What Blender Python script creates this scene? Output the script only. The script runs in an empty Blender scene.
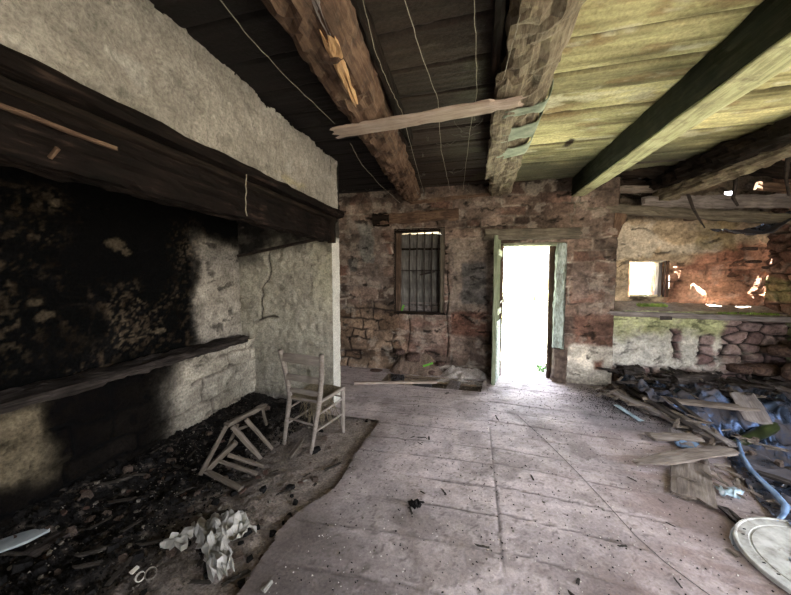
import bpy, math, random
import numpy as np
from mathutils import Vector, Matrix, Euler
R_ = random.Random(11)
C = bpy.context.scene.collection
PI = math.pi

# ------------------------------------------------------------------ camera frame and a survey helper
F_ = 310.0; CX = 395.5; CY = 297.5
PITCH = math.atan(19.5/F_); EYE = 1.5
YAW = math.atan(79.5*math.cos(PITCH)/F_)
fw = Vector((-math.sin(YAW)*math.cos(PITCH), math.cos(YAW)*math.cos(PITCH), -math.sin(PITCH)))
rt = Vector((math.cos(YAW), math.sin(YAW), 0)); up = rt.cross(fw)
def at(px, py, ax, v):
    """point of the place on the real plane axis=v that is seen at the pixel"""
    d = fw + rt*((px-CX)/F_) - up*((py-CY)/F_)
    o = Vector((0, 0, EYE)); return o + d*((v-o[ax])/d[ax])

cam = bpy.data.cameras.new('camera'); co = bpy.data.objects.new('camera', cam); C.objects.link(co)
cam.sensor_width = 36; cam.lens = 36*F_/791; cam.clip_start = .03
co.matrix_world = Matrix(((rt.x, up.x, -fw.x, 0), (rt.y, up.y, -fw.y, 0), (rt.z, up.z, -fw.z, EYE), (0, 0, 0, 1)))
bpy.context.scene.camera = co

# ------------------------------------------------------------------ numeric noise
def _h(ix, iy, s):
    n = (ix.astype(np.int64)*374761393 + iy.astype(np.int64)*668265263 + s*1442695041) & 0xffffffff
    n = ((n ^ (n >> 13))*1274126177) & 0xffffffff
    n = n ^ (n >> 16)
    return (n & 0xffffff)/float(0xffffff)
def vn(x, y, s=0):
    x = np.asarray(x, float); y = np.asarray(y, float)
    ix = np.floor(x); iy = np.floor(y); fx = x-ix; fy = y-iy
    fx = fx*fx*(3-2*fx); fy = fy*fy*(3-2*fy)
    a = _h(ix, iy, s); b = _h(ix+1, iy, s); c = _h(ix, iy+1, s); d = _h(ix+1, iy+1, s)
    return (a*(1-fx)+b*fx)*(1-fy)+(c*(1-fx)+d*fx)*fy
def fbm(x, y, s=0, o=5):
    t = 0; a = .5; n = 0
    for k in range(o):
        t = t+a*vn(x*2**k+k*17.3, y*2**k-k*9.1, s+k); n += a; a *= .55
    return t/n
def ridge(x, y, s=0, o=4):
    t = 0; a = .5; n = 0
    for k in range(o):
        t = t+a*(1-np.abs(2*vn(x*2**k+k*7.7, y*2**k+k*3.3, s+k)-1)); n += a; a *= .5
    return t/n
def ss(a, b, x):
    t = np.clip((x-a)/(b-a), 0, 1); return t*t*(3-2*t)
def mix(c0, c1, m):
    m = np.asarray(m)[..., None]; return np.asarray(c0)*(1-m)+np.asarray(c1)*m
def rect(u, v, u0, u1, v0, v1, s=3, rag=.12, soft=.03, f=5):
    w = (fbm(u*f, v*f, s)-.5)*2*rag
    d = np.minimum(np.minimum(u-u0, u1-u), np.minimum(v-v0, v1-v))+w
    return ss(-soft, soft, d)
def courses(u, v, rh, bw, s, jit=.35, warp=.03):
    uu = u+(fbm(u*4, v*4, s+50, 3)-.5)*warp*2; vv = v+(fbm(u*3, v*5, s+60, 3)-.5)*warp*2
    rg = random.Random(s); rows = [-1.0]
    while rows[-1] < 6: rows.append(rows[-1]+rh*(1+rg.uniform(-jit, jit)))
    rows = np.array(rows); ri = np.clip(np.searchsorted(rows, vv)-1, 0, len(rows)-2)
    dv = np.minimum(vv-rows[ri], rows[ri+1]-vv)
    du = np.zeros_like(uu); idr = np.zeros_like(uu)
    for r in np.unique(ri):
        rg = random.Random(s*999+int(r)); e = [-6+rg.uniform(-bw, 0)]
        while e[-1] < 9: e.append(e[-1]+bw*(1+rg.uniform(-.5, .6)))
        e = np.array(e); m = ri == r; x = uu[m]; k = np.clip(np.searchsorted(e, x)-1, 0, len(e)-2)
        du[m] = np.minimum(x-e[k], e[k+1]-x); idr[m] = _h(k.astype(float), np.full(k.shape, float(r)), s)
    return np.minimum(du, dv), idr
def voro(u, v, sx, sy, s):
    x = u/sx+(fbm(u*3, v*3, s+9, 3)-.5)*.5; y = v/sy+(fbm(u*3, v*3, s+8, 3)-.5)*.5
    ix = np.floor(x); iy = np.floor(y); f1 = np.full(x.shape, 9.); f2 = f1.copy(); idr = np.zeros(x.shape)
    for a in (-1, 0, 1):
        for b in (-1, 0, 1):
            cx = ix+a; cy = iy+b
            px = cx+.15+.7*_h(cx, cy, s); py = cy+.15+.7*_h(cx, cy, s+1)
            d = np.hypot(px-x, py-y); idn = _h(cx, cy, s+2); m = d < f1
            f2 = np.where(m, f1, np.minimum(f2, d)); idr = np.where(m, idn, idr); f1 = np.where(m, d, f1)
    return f2-f1, idr

def weather(u, v, disp, col, k=1.0, s=0, crack=.5, chips=.5):
    wu = u+(fbm(u*6, v*6, 301+s, 3)-.5)*.12; wv = v+(fbm(u*6, v*6, 302+s, 3)-.5)*.12
    a = fbm(wu*4, wv*6, 300+s, 5); b = fbm(wu*15, wv*19, 310+s, 4); c = fbm(u*1.6, v*1.6, 320+s, 3)
    m = (1+k*1.3*(a-.5))*(1+k*1.2*(b-.5))*(1+k*.9*(c-.5)); col = col*np.clip(m, .2, 2)[..., None]
    pit = ss(.66, .74, fbm(wu*7, wv*15, 330+s, 5))*k; col = mix(col, col*.22, np.clip(pit, 0, 1)); disp = disp-pit*.014
    chip = ss(.60, .68, fbm(wu*5, wv*8, 340+s, 5))*chips*k; col = mix(col, col*.5+np.array((.22, .195, .165)), np.clip(chip, 0, 1)); disp = disp+chip*.008
    d, r = voro(wu, wv, .42, .26, 350+s); ck = ss(.035, .0, d)*ss(.52, .62, fbm(u*2.3, v*2.3, 360+s, 2))*crack
    col = mix(col, (.03, .024, .02), ck); return disp-ck*.015, col
# ------------------------------------------------------------------ mesh accumulation for surveyed surfaces
class Acc:
    def __init__(s): s.v = []; s.c = []; s.q = []; s.n = 0
    def grid(s, P, col, mask=None):
        nv, nu = P.shape[:2]
        idx = np.arange(nv*nu).reshape(nv, nu)+s.n
        q = np.stack([idx[:-1, :-1], idx[:-1, 1:], idx[1:, 1:], idx[1:, :-1]], -1)
        if mask is not None: q = q[mask]
        s.v.append(P.reshape(-1, 3)); s.c.append(np.broadcast_to(col, P.shape).reshape(-1, 3)); s.q.append(q.reshape(-1, 4)); s.n += nv*nu
    def surf(s, o, ud, vd, nd, U, V, step, fn, hole=None):
        """U=(u0,u1), V=(v0,v1): position = o + ud*u + vd*v + nd*disp"""
        nu = max(2, int(round((U[1]-U[0])/step))+1); nv = max(2, int(round((V[1]-V[0])/step))+1)
        u, v = np.meshgrid(np.linspace(*U, nu), np.linspace(*V, nv))
        d, col = fn(u, v)
        P = np.array(o)+u[..., None]*np.array(ud)+v[..., None]*np.array(vd)+np.asarray(d)[..., None]*np.array(nd)
        mask = None
        if hole is not None:
            uc = (u[:-1, :-1]+u[1:, 1:])/2; vc = (v[:-1, :-1]+v[1:, 1:])/2; mask = ~hole(uc, vc)
        s.grid(P, col, mask)
    def box(s, x0, x1, y0, y1, z0, z1, col, n=2, rough=0.0, seed=1):
        fs = [((x0, y0, z0), (x1-x0, 0, 0), (0, y1-y0, 0)), ((x0, y0, z1), (x1-x0, 0, 0), (0, y1-y0, 0)),
              ((x0, y0, z0), (x1-x0, 0, 0), (0, 0, z1-z0)), ((x0, y1, z0), (x1-x0, 0, 0), (0, 0, z1-z0)),
              ((x0, y0, z0), (0, y1-y0, 0), (0, 0, z1-z0)), ((x1, y0, z0), (0, y1-y0, 0), (0, 0, z1-z0))]
        for o, a, b in fs:
            na = max(n, int(np.linalg.norm(a)/.03)) if rough else n; nb = max(n, int(np.linalg.norm(b)/.03)) if rough else n
            u, v = np.meshgrid(np.linspace(0, 1, na), np.linspace(0, 1, nb))
            P = np.array(o, float)+u[..., None]*np.array(a)+v[..., None]*np.array(b)
            if rough:
                t = P.sum(-1)
                P = P+np.stack([(fbm(P[..., (k+1) % 3]*9+t, P[..., (k+2) % 3]*9, seed+k, 3)-.5)*rough for k in range(3)], -1)
            s.grid(P, np.array(col)*(np.ones(P.shape[:2])[..., None]))
    def build(s, name, m, parent=None):
        V = np.concatenate(s.v); Q = np.concatenate(s.q); K = np.concatenate(s.c)
        me = bpy.data.meshes.new(name); me.vertices.add(len(V)); me.vertices.foreach_set('co', V.ravel())
        me.loops.add(len(Q)*4); me.loops.foreach_set('vertex_index', Q.ravel().astype(np.int32))
        me.polygons.add(len(Q)); me.polygons.foreach_set('loop_start', np.arange(0, len(Q)*4, 4, dtype=np.int32))
        me.update(calc_edges=True); me.validate()
        a = me.color_attributes.new('alb', 'FLOAT_COLOR', 'POINT')
        a.data.foreach_set('color', np.concatenate([np.clip(K, 0.003, .9), np.ones((len(K), 1))], 1).ravel())
        me.polygons.foreach_set('use_smooth', np.ones(len(me.polygons), bool))
        me.materials.append(m); o = bpy.data.objects.new(name, me); C.objects.link(o)
        if parent: o.parent = parent
        return o

# ------------------------------------------------------------------ materials
def newmat(name):
    m = bpy.data.materials.new(name); m.use_nodes = True; nt = m.node_tree; nt.nodes.clear()
    out = nt.nodes.new('ShaderNodeOutputMaterial'); b = nt.nodes.new('ShaderNodeBsdfPrincipled')
    nt.links.new(b.outputs[0], out.inputs[0]); return m, nt, b
def ramp(nt, stops):
    r = nt.nodes.new('ShaderNodeValToRGB'); e = r.color_ramp.elements
    while len(e) < len(stops): e.new(.5)
    for k, (p, c) in enumerate(stops): e[k].position = p; e[k].color = (*c, 1)
    return r
def noise(nt, vec, sc, det=6, rough=.6, dist=0):
    n = nt.nodes.new('ShaderNodeTexNoise'); n.inputs['Scale'].default_value = sc; n.inputs['Detail'].default_value = det
    n.inputs['Roughness'].default_value = rough; n.inputs['Distortion'].default_value = dist
    if vec: nt.links.new(vec, n.inputs['Vector'])
    return n
def bump(nt, b, hs, strength, dist):
    bp = nt.nodes.new('ShaderNodeBump'); bp.inputs['Strength'].default_value = strength; bp.inputs['Distance'].default_value = dist
    nt.links.new(hs, bp.inputs['Height']); nt.links.new(bp.outputs[0], b.inputs['Normal'])
def mat_survey(name, lo=.72, hi=1.25, sc=45, bs=.7, bd=.01, rough=.95, spec=.2):
    m, nt, b = newmat(name)
    a = nt.nodes.new('ShaderNodeVertexColor'); a.layer_name = 'alb'
    g = nt.nodes.new('ShaderNodeNewGeometry')
    n = noise(nt, g.outputs['Position'], sc, 8, .65)
    r = nt.nodes.new('ShaderNodeMapRange'); r.inputs[1].default_value = .3; r.inputs[2].default_value = .7
    r.inputs[3].default_value = lo; r.inputs[4].default_value = hi; nt.links.new(n.outputs[0], r.inputs[0])
    x = nt.nodes.new('ShaderNodeVectorMath'); x.operation = 'MULTIPLY'
    nt.links.new(a.outputs[0], x.inputs[0]); nt.links.new(r.outputs[0], x.inputs[1]); nt.links.new(x.outputs[0], b.inputs['Base Color'])
    b.inputs['Roughness'].default_value = rough; b.inputs['Specular IOR Level'].default_value = spec
    bump(nt, b, n.outputs[0], bs, bd); return m
def mat_wood(name, dark, mid, light, sc=1.0, rough=.85, spec=.25, grain=(1.2, 16, 16), bs=.8, lo=.32, hi=.68, moss=None, mossamt=.5):
    m, nt, b = newmat(name)
    tc = nt.nodes.new('ShaderNodeTexCoord'); mp = nt.nodes.new('ShaderNodeMapping')
    mp.inputs['Scale'].default_value = grain; nt.links.new(tc.outputs['Object'], mp.inputs[0])
    n = noise(nt, mp.outputs[0], 2.2*sc, 9, .62, .6)
    n2 = noise(nt, tc.outputs['Object'], 3.0*sc, 5, .6)
    ad = nt.nodes.new('ShaderNodeMix'); ad.inputs[0].default_value = .4
    nt.links.new(n.outputs[0], ad.inputs[2]); nt.links.new(n2.outputs[0], ad.inputs[3])
    r = ramp(nt, [(lo, dark), ((lo+hi)/2, mid), (hi, light)]); nt.links.new(ad.outputs[0], r.inputs[0])
    last = r.outputs[0]
    if moss:
        n3 = noise(nt, tc.outputs['Object'], 5*sc, 6, .7); r3 = ramp(nt, [(mossamt-.06, (0, 0, 0)), (mossamt+.08, (1, 1, 1))])
        nt.links.new(n3.outputs[0], r3.inputs[0]); mx = nt.nodes.new('ShaderNodeMix'); mx.data_type = 'RGBA'
        nt.links.new(r3.outputs[0], mx.inputs[0]); nt.links.new(last, mx.inputs[6]); mx.inputs[7].default_value = (*moss, 1); last = mx.outputs[2]
    nt.links.new(last, b.inputs['Base Color']); b.inputs['Roughness'].default_value = rough; b.inputs['Specular IOR Level'].default_value = spec
    bump(nt, b, n.outputs[0], bs, .008); return m
def mat_plain(name, c0, c1, sc=20, rough=.6, spec=.4, metal=0, bs=.3, bd=.004, det=6):
    m, nt, b = newmat(name); tc = nt.nodes.new('ShaderNodeTexCoord')
    n = noise(nt, tc.outputs['Object'], sc, det, .6); r = ramp(nt, [(.35, c0), (.65, c1)]); nt.links.new(n.outputs[0], r.inputs[0])
    nt.links.new(r.outputs[0], b.inputs['Base Color']); b.inputs['Roughness'].default_value = rough
    b.inputs['Specular IOR Level'].default_value = spec; b.inputs['Metallic'].default_value = metal
    bump(nt, b, n.outputs[0], bs, bd); return m
MW = mat_survey('old_masonry', .6, 1.4, 34, 1, .02)
MS = mat_survey('sooty_masonry', .5, 1.5, 45, 1, .014, 1, .04)
MP = mat_survey('rough_plaster', .62, 1.35, 55, 1, .016)
MF = mat_survey('dusty_boards', .72, 1.25, 65, .7, .008, .75, .3)
MC = mat_survey('ceiling_boards', .7, 1.3, 45, .6, .01, .85, .25)
ME = mat_survey('dirt', .45, 1.6, 60, 1, .02)
W_CHAIR = mat_wood('weathered_chair_wood', (0.102, 0.085, 0.07225), (0.204, 0.1742, 0.1487), (0.306, 0.272, 0.238), 1.5)
W_BROKEN = mat_wood('dusty_broken_chair_wood', (0.0525, 0.04125, 0.03), (0.105, 0.08625, 0.0675), (0.165, 0.1387, 0.1125), 1.5)
W_SPL = mat_wood('sooty_splinters', (0.0125, 0.01, 0.0075), (0.03, 0.024, 0.0185), (0.06, 0.05, 0.04), 1.5)
W_DARK = mat_wood('sooty_oak', (0.0042, 0.0036, 0.003), (0.0108, 0.0078, 0.006), (0.033, 0.0216, 0.0156))
W_MANTEL = mat_wood('smoked_mantel_oak', (0.003, 0.0025, 0.002), (0.009, 0.006, 0.005), (0.06, 0.039, 0.03), 1.4, lo=.38, hi=.74)
W_LOG = mat_wood('brown_log', (0.021, 0.014, 0.0098), (0.084, 0.049, 0.0315), (0.182, 0.119, 0.077), 1.4)
W_SPLIT = mat_wood('fresh_split_wood', (0.24, 0.128, 0.056), (0.416, 0.248, 0.12), (0.56, 0.4, 0.24), 2)
W_B2 = mat_wood('mouldy_beam', (0.0375, 0.03, 0.0165), (0.1275, 0.1013, 0.0675), (0.27, 0.2325, 0.165), 1.8, moss=(.24, .21, .13), mossamt=.60)
W_B3S = mat_wood('dark_green_beam', (0.0072, 0.0084, 0.006), (0.021, 0.024, 0.015), (0.054, 0.054, 0.033), 1.3)
W_PALE = mat_wood('pale_board', (0.195, 0.1425, 0.1125), (0.315, 0.2475, 0.2025), (0.42, 0.3525, 0.3075), 1.5)
W_GREY = mat_wood('grey_weathered_board', (0.0675, 0.05625, 0.0525), (0.15, 0.1275, 0.12), (0.27, 0.24, 0.225), 1.4)
W_RUB = mat_wood('rotten_dark_board', (0.009, 0.0078, 0.0072), (0.033, 0.027, 0.024), (0.096, 0.081, 0.072), 1.4)
W_RUB2 = mat_wood('dusty_brown_board', (0.056, 0.044, 0.036), (0.136, 0.108, 0.088), (0.264, 0.224, 0.192), 1.4)
W_LINT = mat_wood('grey_lintel', (0.0325, 0.02925, 0.02275), (0.0975, 0.08125, 0.06175), (0.195, 0.169, 0.1235), 1.3)
W_FRAME = mat_wood('brown_window_frame', (0.018, 0.012, 0.0084), (0.06, 0.0372, 0.0252), (0.15, 0.102, 0.072), 1.5)
W_SHUT = mat_wood('grey_shutter', (0.033, 0.03025, 0.0275), (0.11, 0.1045, 0.09625), (0.22, 0.2118, 0.198), 1.6)
W_GREEN = mat_wood('green_painted_door', (0.084, 0.102, 0.06), (0.18, 0.204, 0.132), (0.3, 0.312, 0.228), 1.2)
W_BLUE = mat_wood('flaking_pale_paint', (0.112, 0.104, 0.072), (0.288, 0.336, 0.304), (0.544, 0.6, 0.576), 2.2, grain=(3, 9, 9))
W_TAN = mat_wood('tan_plank', (.45, .36, .2), (.62, .52, .33), (.75, .66, .48), 1)
M_IRON = mat_plain('rusty_iron', (0.009, 0.0078, 0.0072), (0.036, 0.024, 0.018), 30, .7, .3)
M_CORD = mat_plain('old_twine', (0.154, 0.14, 0.105), (0.294, 0.266, 0.21), 40, .9)
M_DCORD = mat_plain('dark_wire', (.02, .018, .016), (.06, .05, .045), 40, .7)
M_WEB = mat_plain('cobweb_dust', (0.072, 0.066, 0.054), (0.15, 0.138, 0.114), 30, .9)
M_RUSH = mat_plain('rush_straw', (0.091, 0.07, 0.042), (0.21, 0.1715, 0.112), 60, .9)
M_TARP = mat_plain('blue_black_plastic', (0.0056, 0.007, 0.0105), (0.0245, 0.0315, 0.0455), 5, .2, .6, 0, .25, .01)
M_BLUE = mat_plain('bright_blue_plastic', (0.08, 0.136, 0.24), (0.192, 0.288, 0.44), 9, .25, .7)  # also holds the blue light on the sheet's folded edge
M_TEAL = mat_plain('pale_blue_plastic', (0.112, 0.189, 0.238), (0.28, 0.364, 0.406), 9, .3, .6)
M_OLIVE = mat_plain('olive_pipe', (.014, .018, .006), (.045, .058, .02), 6, .3, .5)
M_PAPER = mat_plain('dirty_paper', (0.225, 0.2137, 0.1875), (0.375, 0.36, 0.33), 7, .8, .2, 0, .4, .01)
M_SLATE = mat_plain('pale_sheet', (.22, .25, .26), (.36, .39, .40), 9, .5, .4)
M_LID = mat_plain('worn_enamel', (0.255, 0.2465, 0.221), (0.51, 0.5015, 0.4675), 14, .6, .3)
M_LIDG = mat_plain('grey_enamel_rim', (.20, .23, .27), (.33, .37, .42), 12, .4, .5)
M_SHARD = mat_plain('pale_shard', (0.08, 0.0675, 0.0525), (0.2, 0.175, 0.145), 9, .7)
M_TERRA = mat_plain('terracotta', (0.035, 0.02, 0.015), (0.095, 0.05, 0.035), 12, .85)
M_CHAR = mat_plain('charcoal', (0.003, 0.003, 0.003), (0.015, 0.0135, 0.0125), 25, .8)
M_STONE = mat_plain('brown_stone', (0.05, 0.035, 0.0275), (0.13, 0.095, 0.075), 14, .95, .2, 0, .8, .02)
M_CREAM = mat_plain('cream_crumb', (.5, .46, .4), (.75, .72, .66), 10, .8)
M_CLOTH = mat_plain('pale_green_rag', (0.143, 0.182, 0.13), (0.273, 0.312, 0.234), 12, .85)
M_NEON = mat_plain('lime_green_leaf', (0.06, 0.24, 0.018), (0.15, 0.42, 0.036), 9, .5)
M_LEAF = mat_plain('ivy_leaf', (.06, .22, .03), (.18, .42, .07), 12, .5)
M_LEAF2 = mat_plain('bush_leaf', (.38, .46, .24), (.6, .66, .42), 5, .6)
M_GRASS = mat_plain('meadow', (.12, .22, .05), (.28, .36, .12), 4, .9)
M_ROOT = mat_plain('root_bark', (0.012, 0.009, 0.0072), (0.042, 0.03, 0.024), 25, .9)

def dusty(m, c, sc, lo, hi):
    nt = m.node_tree; b = [n for n in nt.nodes if n.type == 'BSDF_PRINCIPLED'][0]; tc = nt.nodes.new('ShaderNodeTexCoord')
    n = noise(nt, tc.outputs['Object'], sc, 8, .7); r = ramp(nt, [(lo, (0, 0, 0)), (hi, (1, 1, 1))]); nt.links.new(n.outputs[0], r.inputs[0])
    mx = nt.nodes.new('ShaderNodeMix'); mx.data_type = 'RGBA'; nt.links.new(r.outputs[0], mx.inputs[0]); nt.links.new(b.inputs['Base Color'].links[0].from_socket, mx.inputs[6])
    mx.inputs[7].default_value = (*c, 1); nt.links.new(mx.outputs[2], b.inputs['Base Color'])
    q = nt.nodes.new('ShaderNodeMapRange'); q.inputs[3].default_value = b.inputs['Roughness'].default_value; q.inputs[4].default_value = .9; nt.links.new(r.outputs[0], q.inputs[0]); nt.links.new(q.outputs[0], b.inputs['Roughness'])
dusty(M_TARP, (.075, .062, .056), 3.2, .46, .54)
dusty(M_LID, (.20, .175, .15), 9, .56, .66)
for _m in (W_DARK, W_MANTEL, W_B3S, W_RUB, M_CHAR):
    for _n in _m.node_tree.nodes:
        if _n.type == 'BSDF_PRINCIPLED': _n.inputs['Specular IOR Level'].default_value = .08
for _m, _t in ((M_TARP, (.36, .55, 1, 1)), (M_BLUE, (.5, .7, 1, 1))):
    for _n in _m.node_tree.nodes:
        if _n.type == 'BSDF_PRINCIPLED': _n.inputs['Specular Tint'].default_value = _t
# ------------------------------------------------------------------ objects and properties
def tag(o, label=None, cat=None, group=None, kind=None):
    for k, v in (('label', label), ('category', cat), ('group', group), ('kind', kind)):
        if v: o[k] = v
    return o
def thing(name, loc, label, cat, group=None):
    o = bpy.data.objects.new(name, None); C.objects.link(o); o.location = loc; o.empty_display_size = .05
    return tag(o, label, cat, group)
def world(o):
    return (world(o.parent) @ o.matrix_basis) if o.parent else o.matrix_basis.copy()
def link(name, me, m, M=None, parent=None):
    o = bpy.data.objects.new(name, me); C.objects.link(o)
    if not me.materials: me.materials.append(m)
    M = M if M is not None else Matrix()
    if parent: o.parent = parent; M = world(parent).inverted() @ M
    o.matrix_basis = M; return o
def frame(p0, p1, roll=0.0):
    p0 = Vector(p0); p1 = Vector(p1); x = (p1-p0).normalized(); z = Vector((0, 0, 1))
    if abs(x.z) > .98: z = Vector((0, -1, 0))
    y = z.cross(x).normalized(); z = x.cross(y)
    M = Matrix(((x.x, y.x, z.x, p0.x), (x.y, y.y, z.y, p0.y), (x.z, y.z, z.z, p0.z), (0, 0, 0, 1)))
    return M @ Matrix.Rotation(roll, 4, 'X')
def bar_mesh(name, L, w, t, rough=.004, seed=0, sq=8, seg=None, jag=0.0, prof=None, bow=0.0, k=None):
    """length along X, width w along Y, thickness t along Z; superellipse section, worn faces, broken ends"""
    rg = random.Random(seed*7+1); seg = seg or max(6, int(L/.05)); k = k or (12 if sq > 3 else 14)
    jl = [rg.uniform(0, jag) for _ in range(k)]; jr = [rg.uniform(0, jag) for _ in range(k)]
    vs = []; fs = []
    for i in range(seg+1):
        f = i/seg; s = prof(f) if prof else 1.0
        sw, st = s if isinstance(s, tuple) else (s, s)
        for j in range(k):
            a = 2*PI*(j+.5)/k; c, d = math.cos(a), math.sin(a)
            q = (abs(c)**sq+abs(d)**sq)**(-1/sq)
            y = c*q*w/2*sw; z = d*q*t/2*st
            x = L*f
            x = x+(1-f)**6*jl[j]-f**6*jr[j]
            nx = float(vn(x*9+seed*3.1, j*.9+a, seed)-.5)*2*rough+float(vn(x*30, j*2.3, seed+3)-.5)*rough
            y += c*nx; z += d*nx+bow*math.sin(PI*f)
            vs.append((x, y, z))
    for i in range(seg):
        for j in range(k):
            a = i*k+j; b = i*k+(j+1) % k; fs.append((a, b, b+k, a+k))
    fs.append(tuple(range(k-1, -1, -1))); fs.append(tuple(seg*k+j for j in range(k)))
    me = bpy.data.meshes.new(name); me.from_pydata(vs, [], fs); me.update()
    return me
def bar(name, p0, p1, w, t, m, parent=None, roll=0.0, **kw):
    L = (Vector(p1)-Vector(p0)).length
    return link(name, bar_mesh(name, L, w, t, **kw), m, frame(p0, p1, roll), parent)
def tube_mesh(name, pts, r, k=6, org=(0, 0, 0)):
    pts = [Vector(p)-Vector(org) for p in pts]; n = len(pts); vs = []; fs = []
    for i, p in enumerate(pts):
        d = (pts[min(i+1, n-1)]-pts[max(i-1, 0)]).normalized(); s = Vector((0, 0, 1)) if abs(d.z) < .9 else Vector((1, 0, 0))
        a = d.cross(s).normalized(); b = d.cross(a); rr = r[i] if isinstance(r, (list, tuple)) else r
        for j in range(k): vs.append(p+(a*math.cos(2*PI*j/k)+b*math.sin(2*PI*j/k))*rr)
    for i in range(n-1):
        for j in range(k): a = i*k+j; b = i*k+(j+1) % k; fs.append((a, b, b+k, a+k))
    fs.append(tuple(range(k-1, -1, -1))); fs.append(tuple((n-1)*k+j for j in range(k)))
    me = bpy.data.meshes.new(name); me.from_pydata([tuple(v) for v in vs], [], fs); me.update()
    for p in me.polygons: p.use_smooth = True
    return me
def tube(name, pts, r, m, parent=None, k=6):
    o = Vector(pts[0]); return link(name, tube_mesh(name, pts, r, k, o), m, Matrix.Translation(o), parent)
def wig(p0, p1, n=14, amp=.01, sag=0.0, seed=1):
    rg = random.Random(seed); p0 = Vector(p0); p1 = Vector(p1); out = []
    for i in range(n+1):
        f = i/n; p = p0.lerp(p1, f); e = math.sin(PI*f)**.5 if 0 < f < 1 else 0
        out.append(p+Vector((rg.uniform(-1, 1), rg.uniform(-1, 1), rg.uniform(-1, 1)))*amp*e-Vector((0, 0, sag*math.sin(PI*f))))
    return out
def merge(name, meshes, m, org=(0, 0, 0), parent=None):
    vs = []; fs = []
    for me, M in meshes:
        b = len(vs); vs += [tuple(M @ v.co) for v in me.vertices]; fs += [tuple(b+i for i in p.vertices) for p in me.polygons]
    me = bpy.data.meshes.new(name); me.from_pydata(vs, [], fs); me.update()
    return link(name, me, m, Matrix.Translation(org), parent)
def sheet(name, P, m, parent=None, thick=.0015, org=None):
    """P: (nv,nu,3) array of world points, closed into a thin solid"""
    nv, nu = P.shape[:2]; o = Vector(P[0, 0]) if org is None else Vector(org)
    Q = P-np.array(o); vs = [tuple(q) for q in Q.reshape(-1, 3)]
    fs = [(i*nu+j, i*nu+j+1, (i+1)*nu+j+1, (i+1)*nu+j) for i in range(nv-1) for j in range(nu-1)]
    me = bpy.data.meshes.new(name); me.from_pydata(vs, [], fs); me.update()
    for p in me.polygons: p.use_smooth = True
    ob = link(name, me, m, Matrix.Translation(o), parent)
    md = ob.modifiers.new('thickness', 'SOLIDIFY'); md.thickness = thick; md.offset = 0
    return ob
def copy_thing(o, M):
    c = o.copy(); C.objects.link(c); c.matrix_basis = M
    for ch in o.children:
        d = ch.copy(); C.objects.link(d); d.parent = c
    return c
def struct(o): o['kind'] = 'structure'; return o

# ================================================================== SETTING
BY = 4.85      # inner face of the far wall
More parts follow.
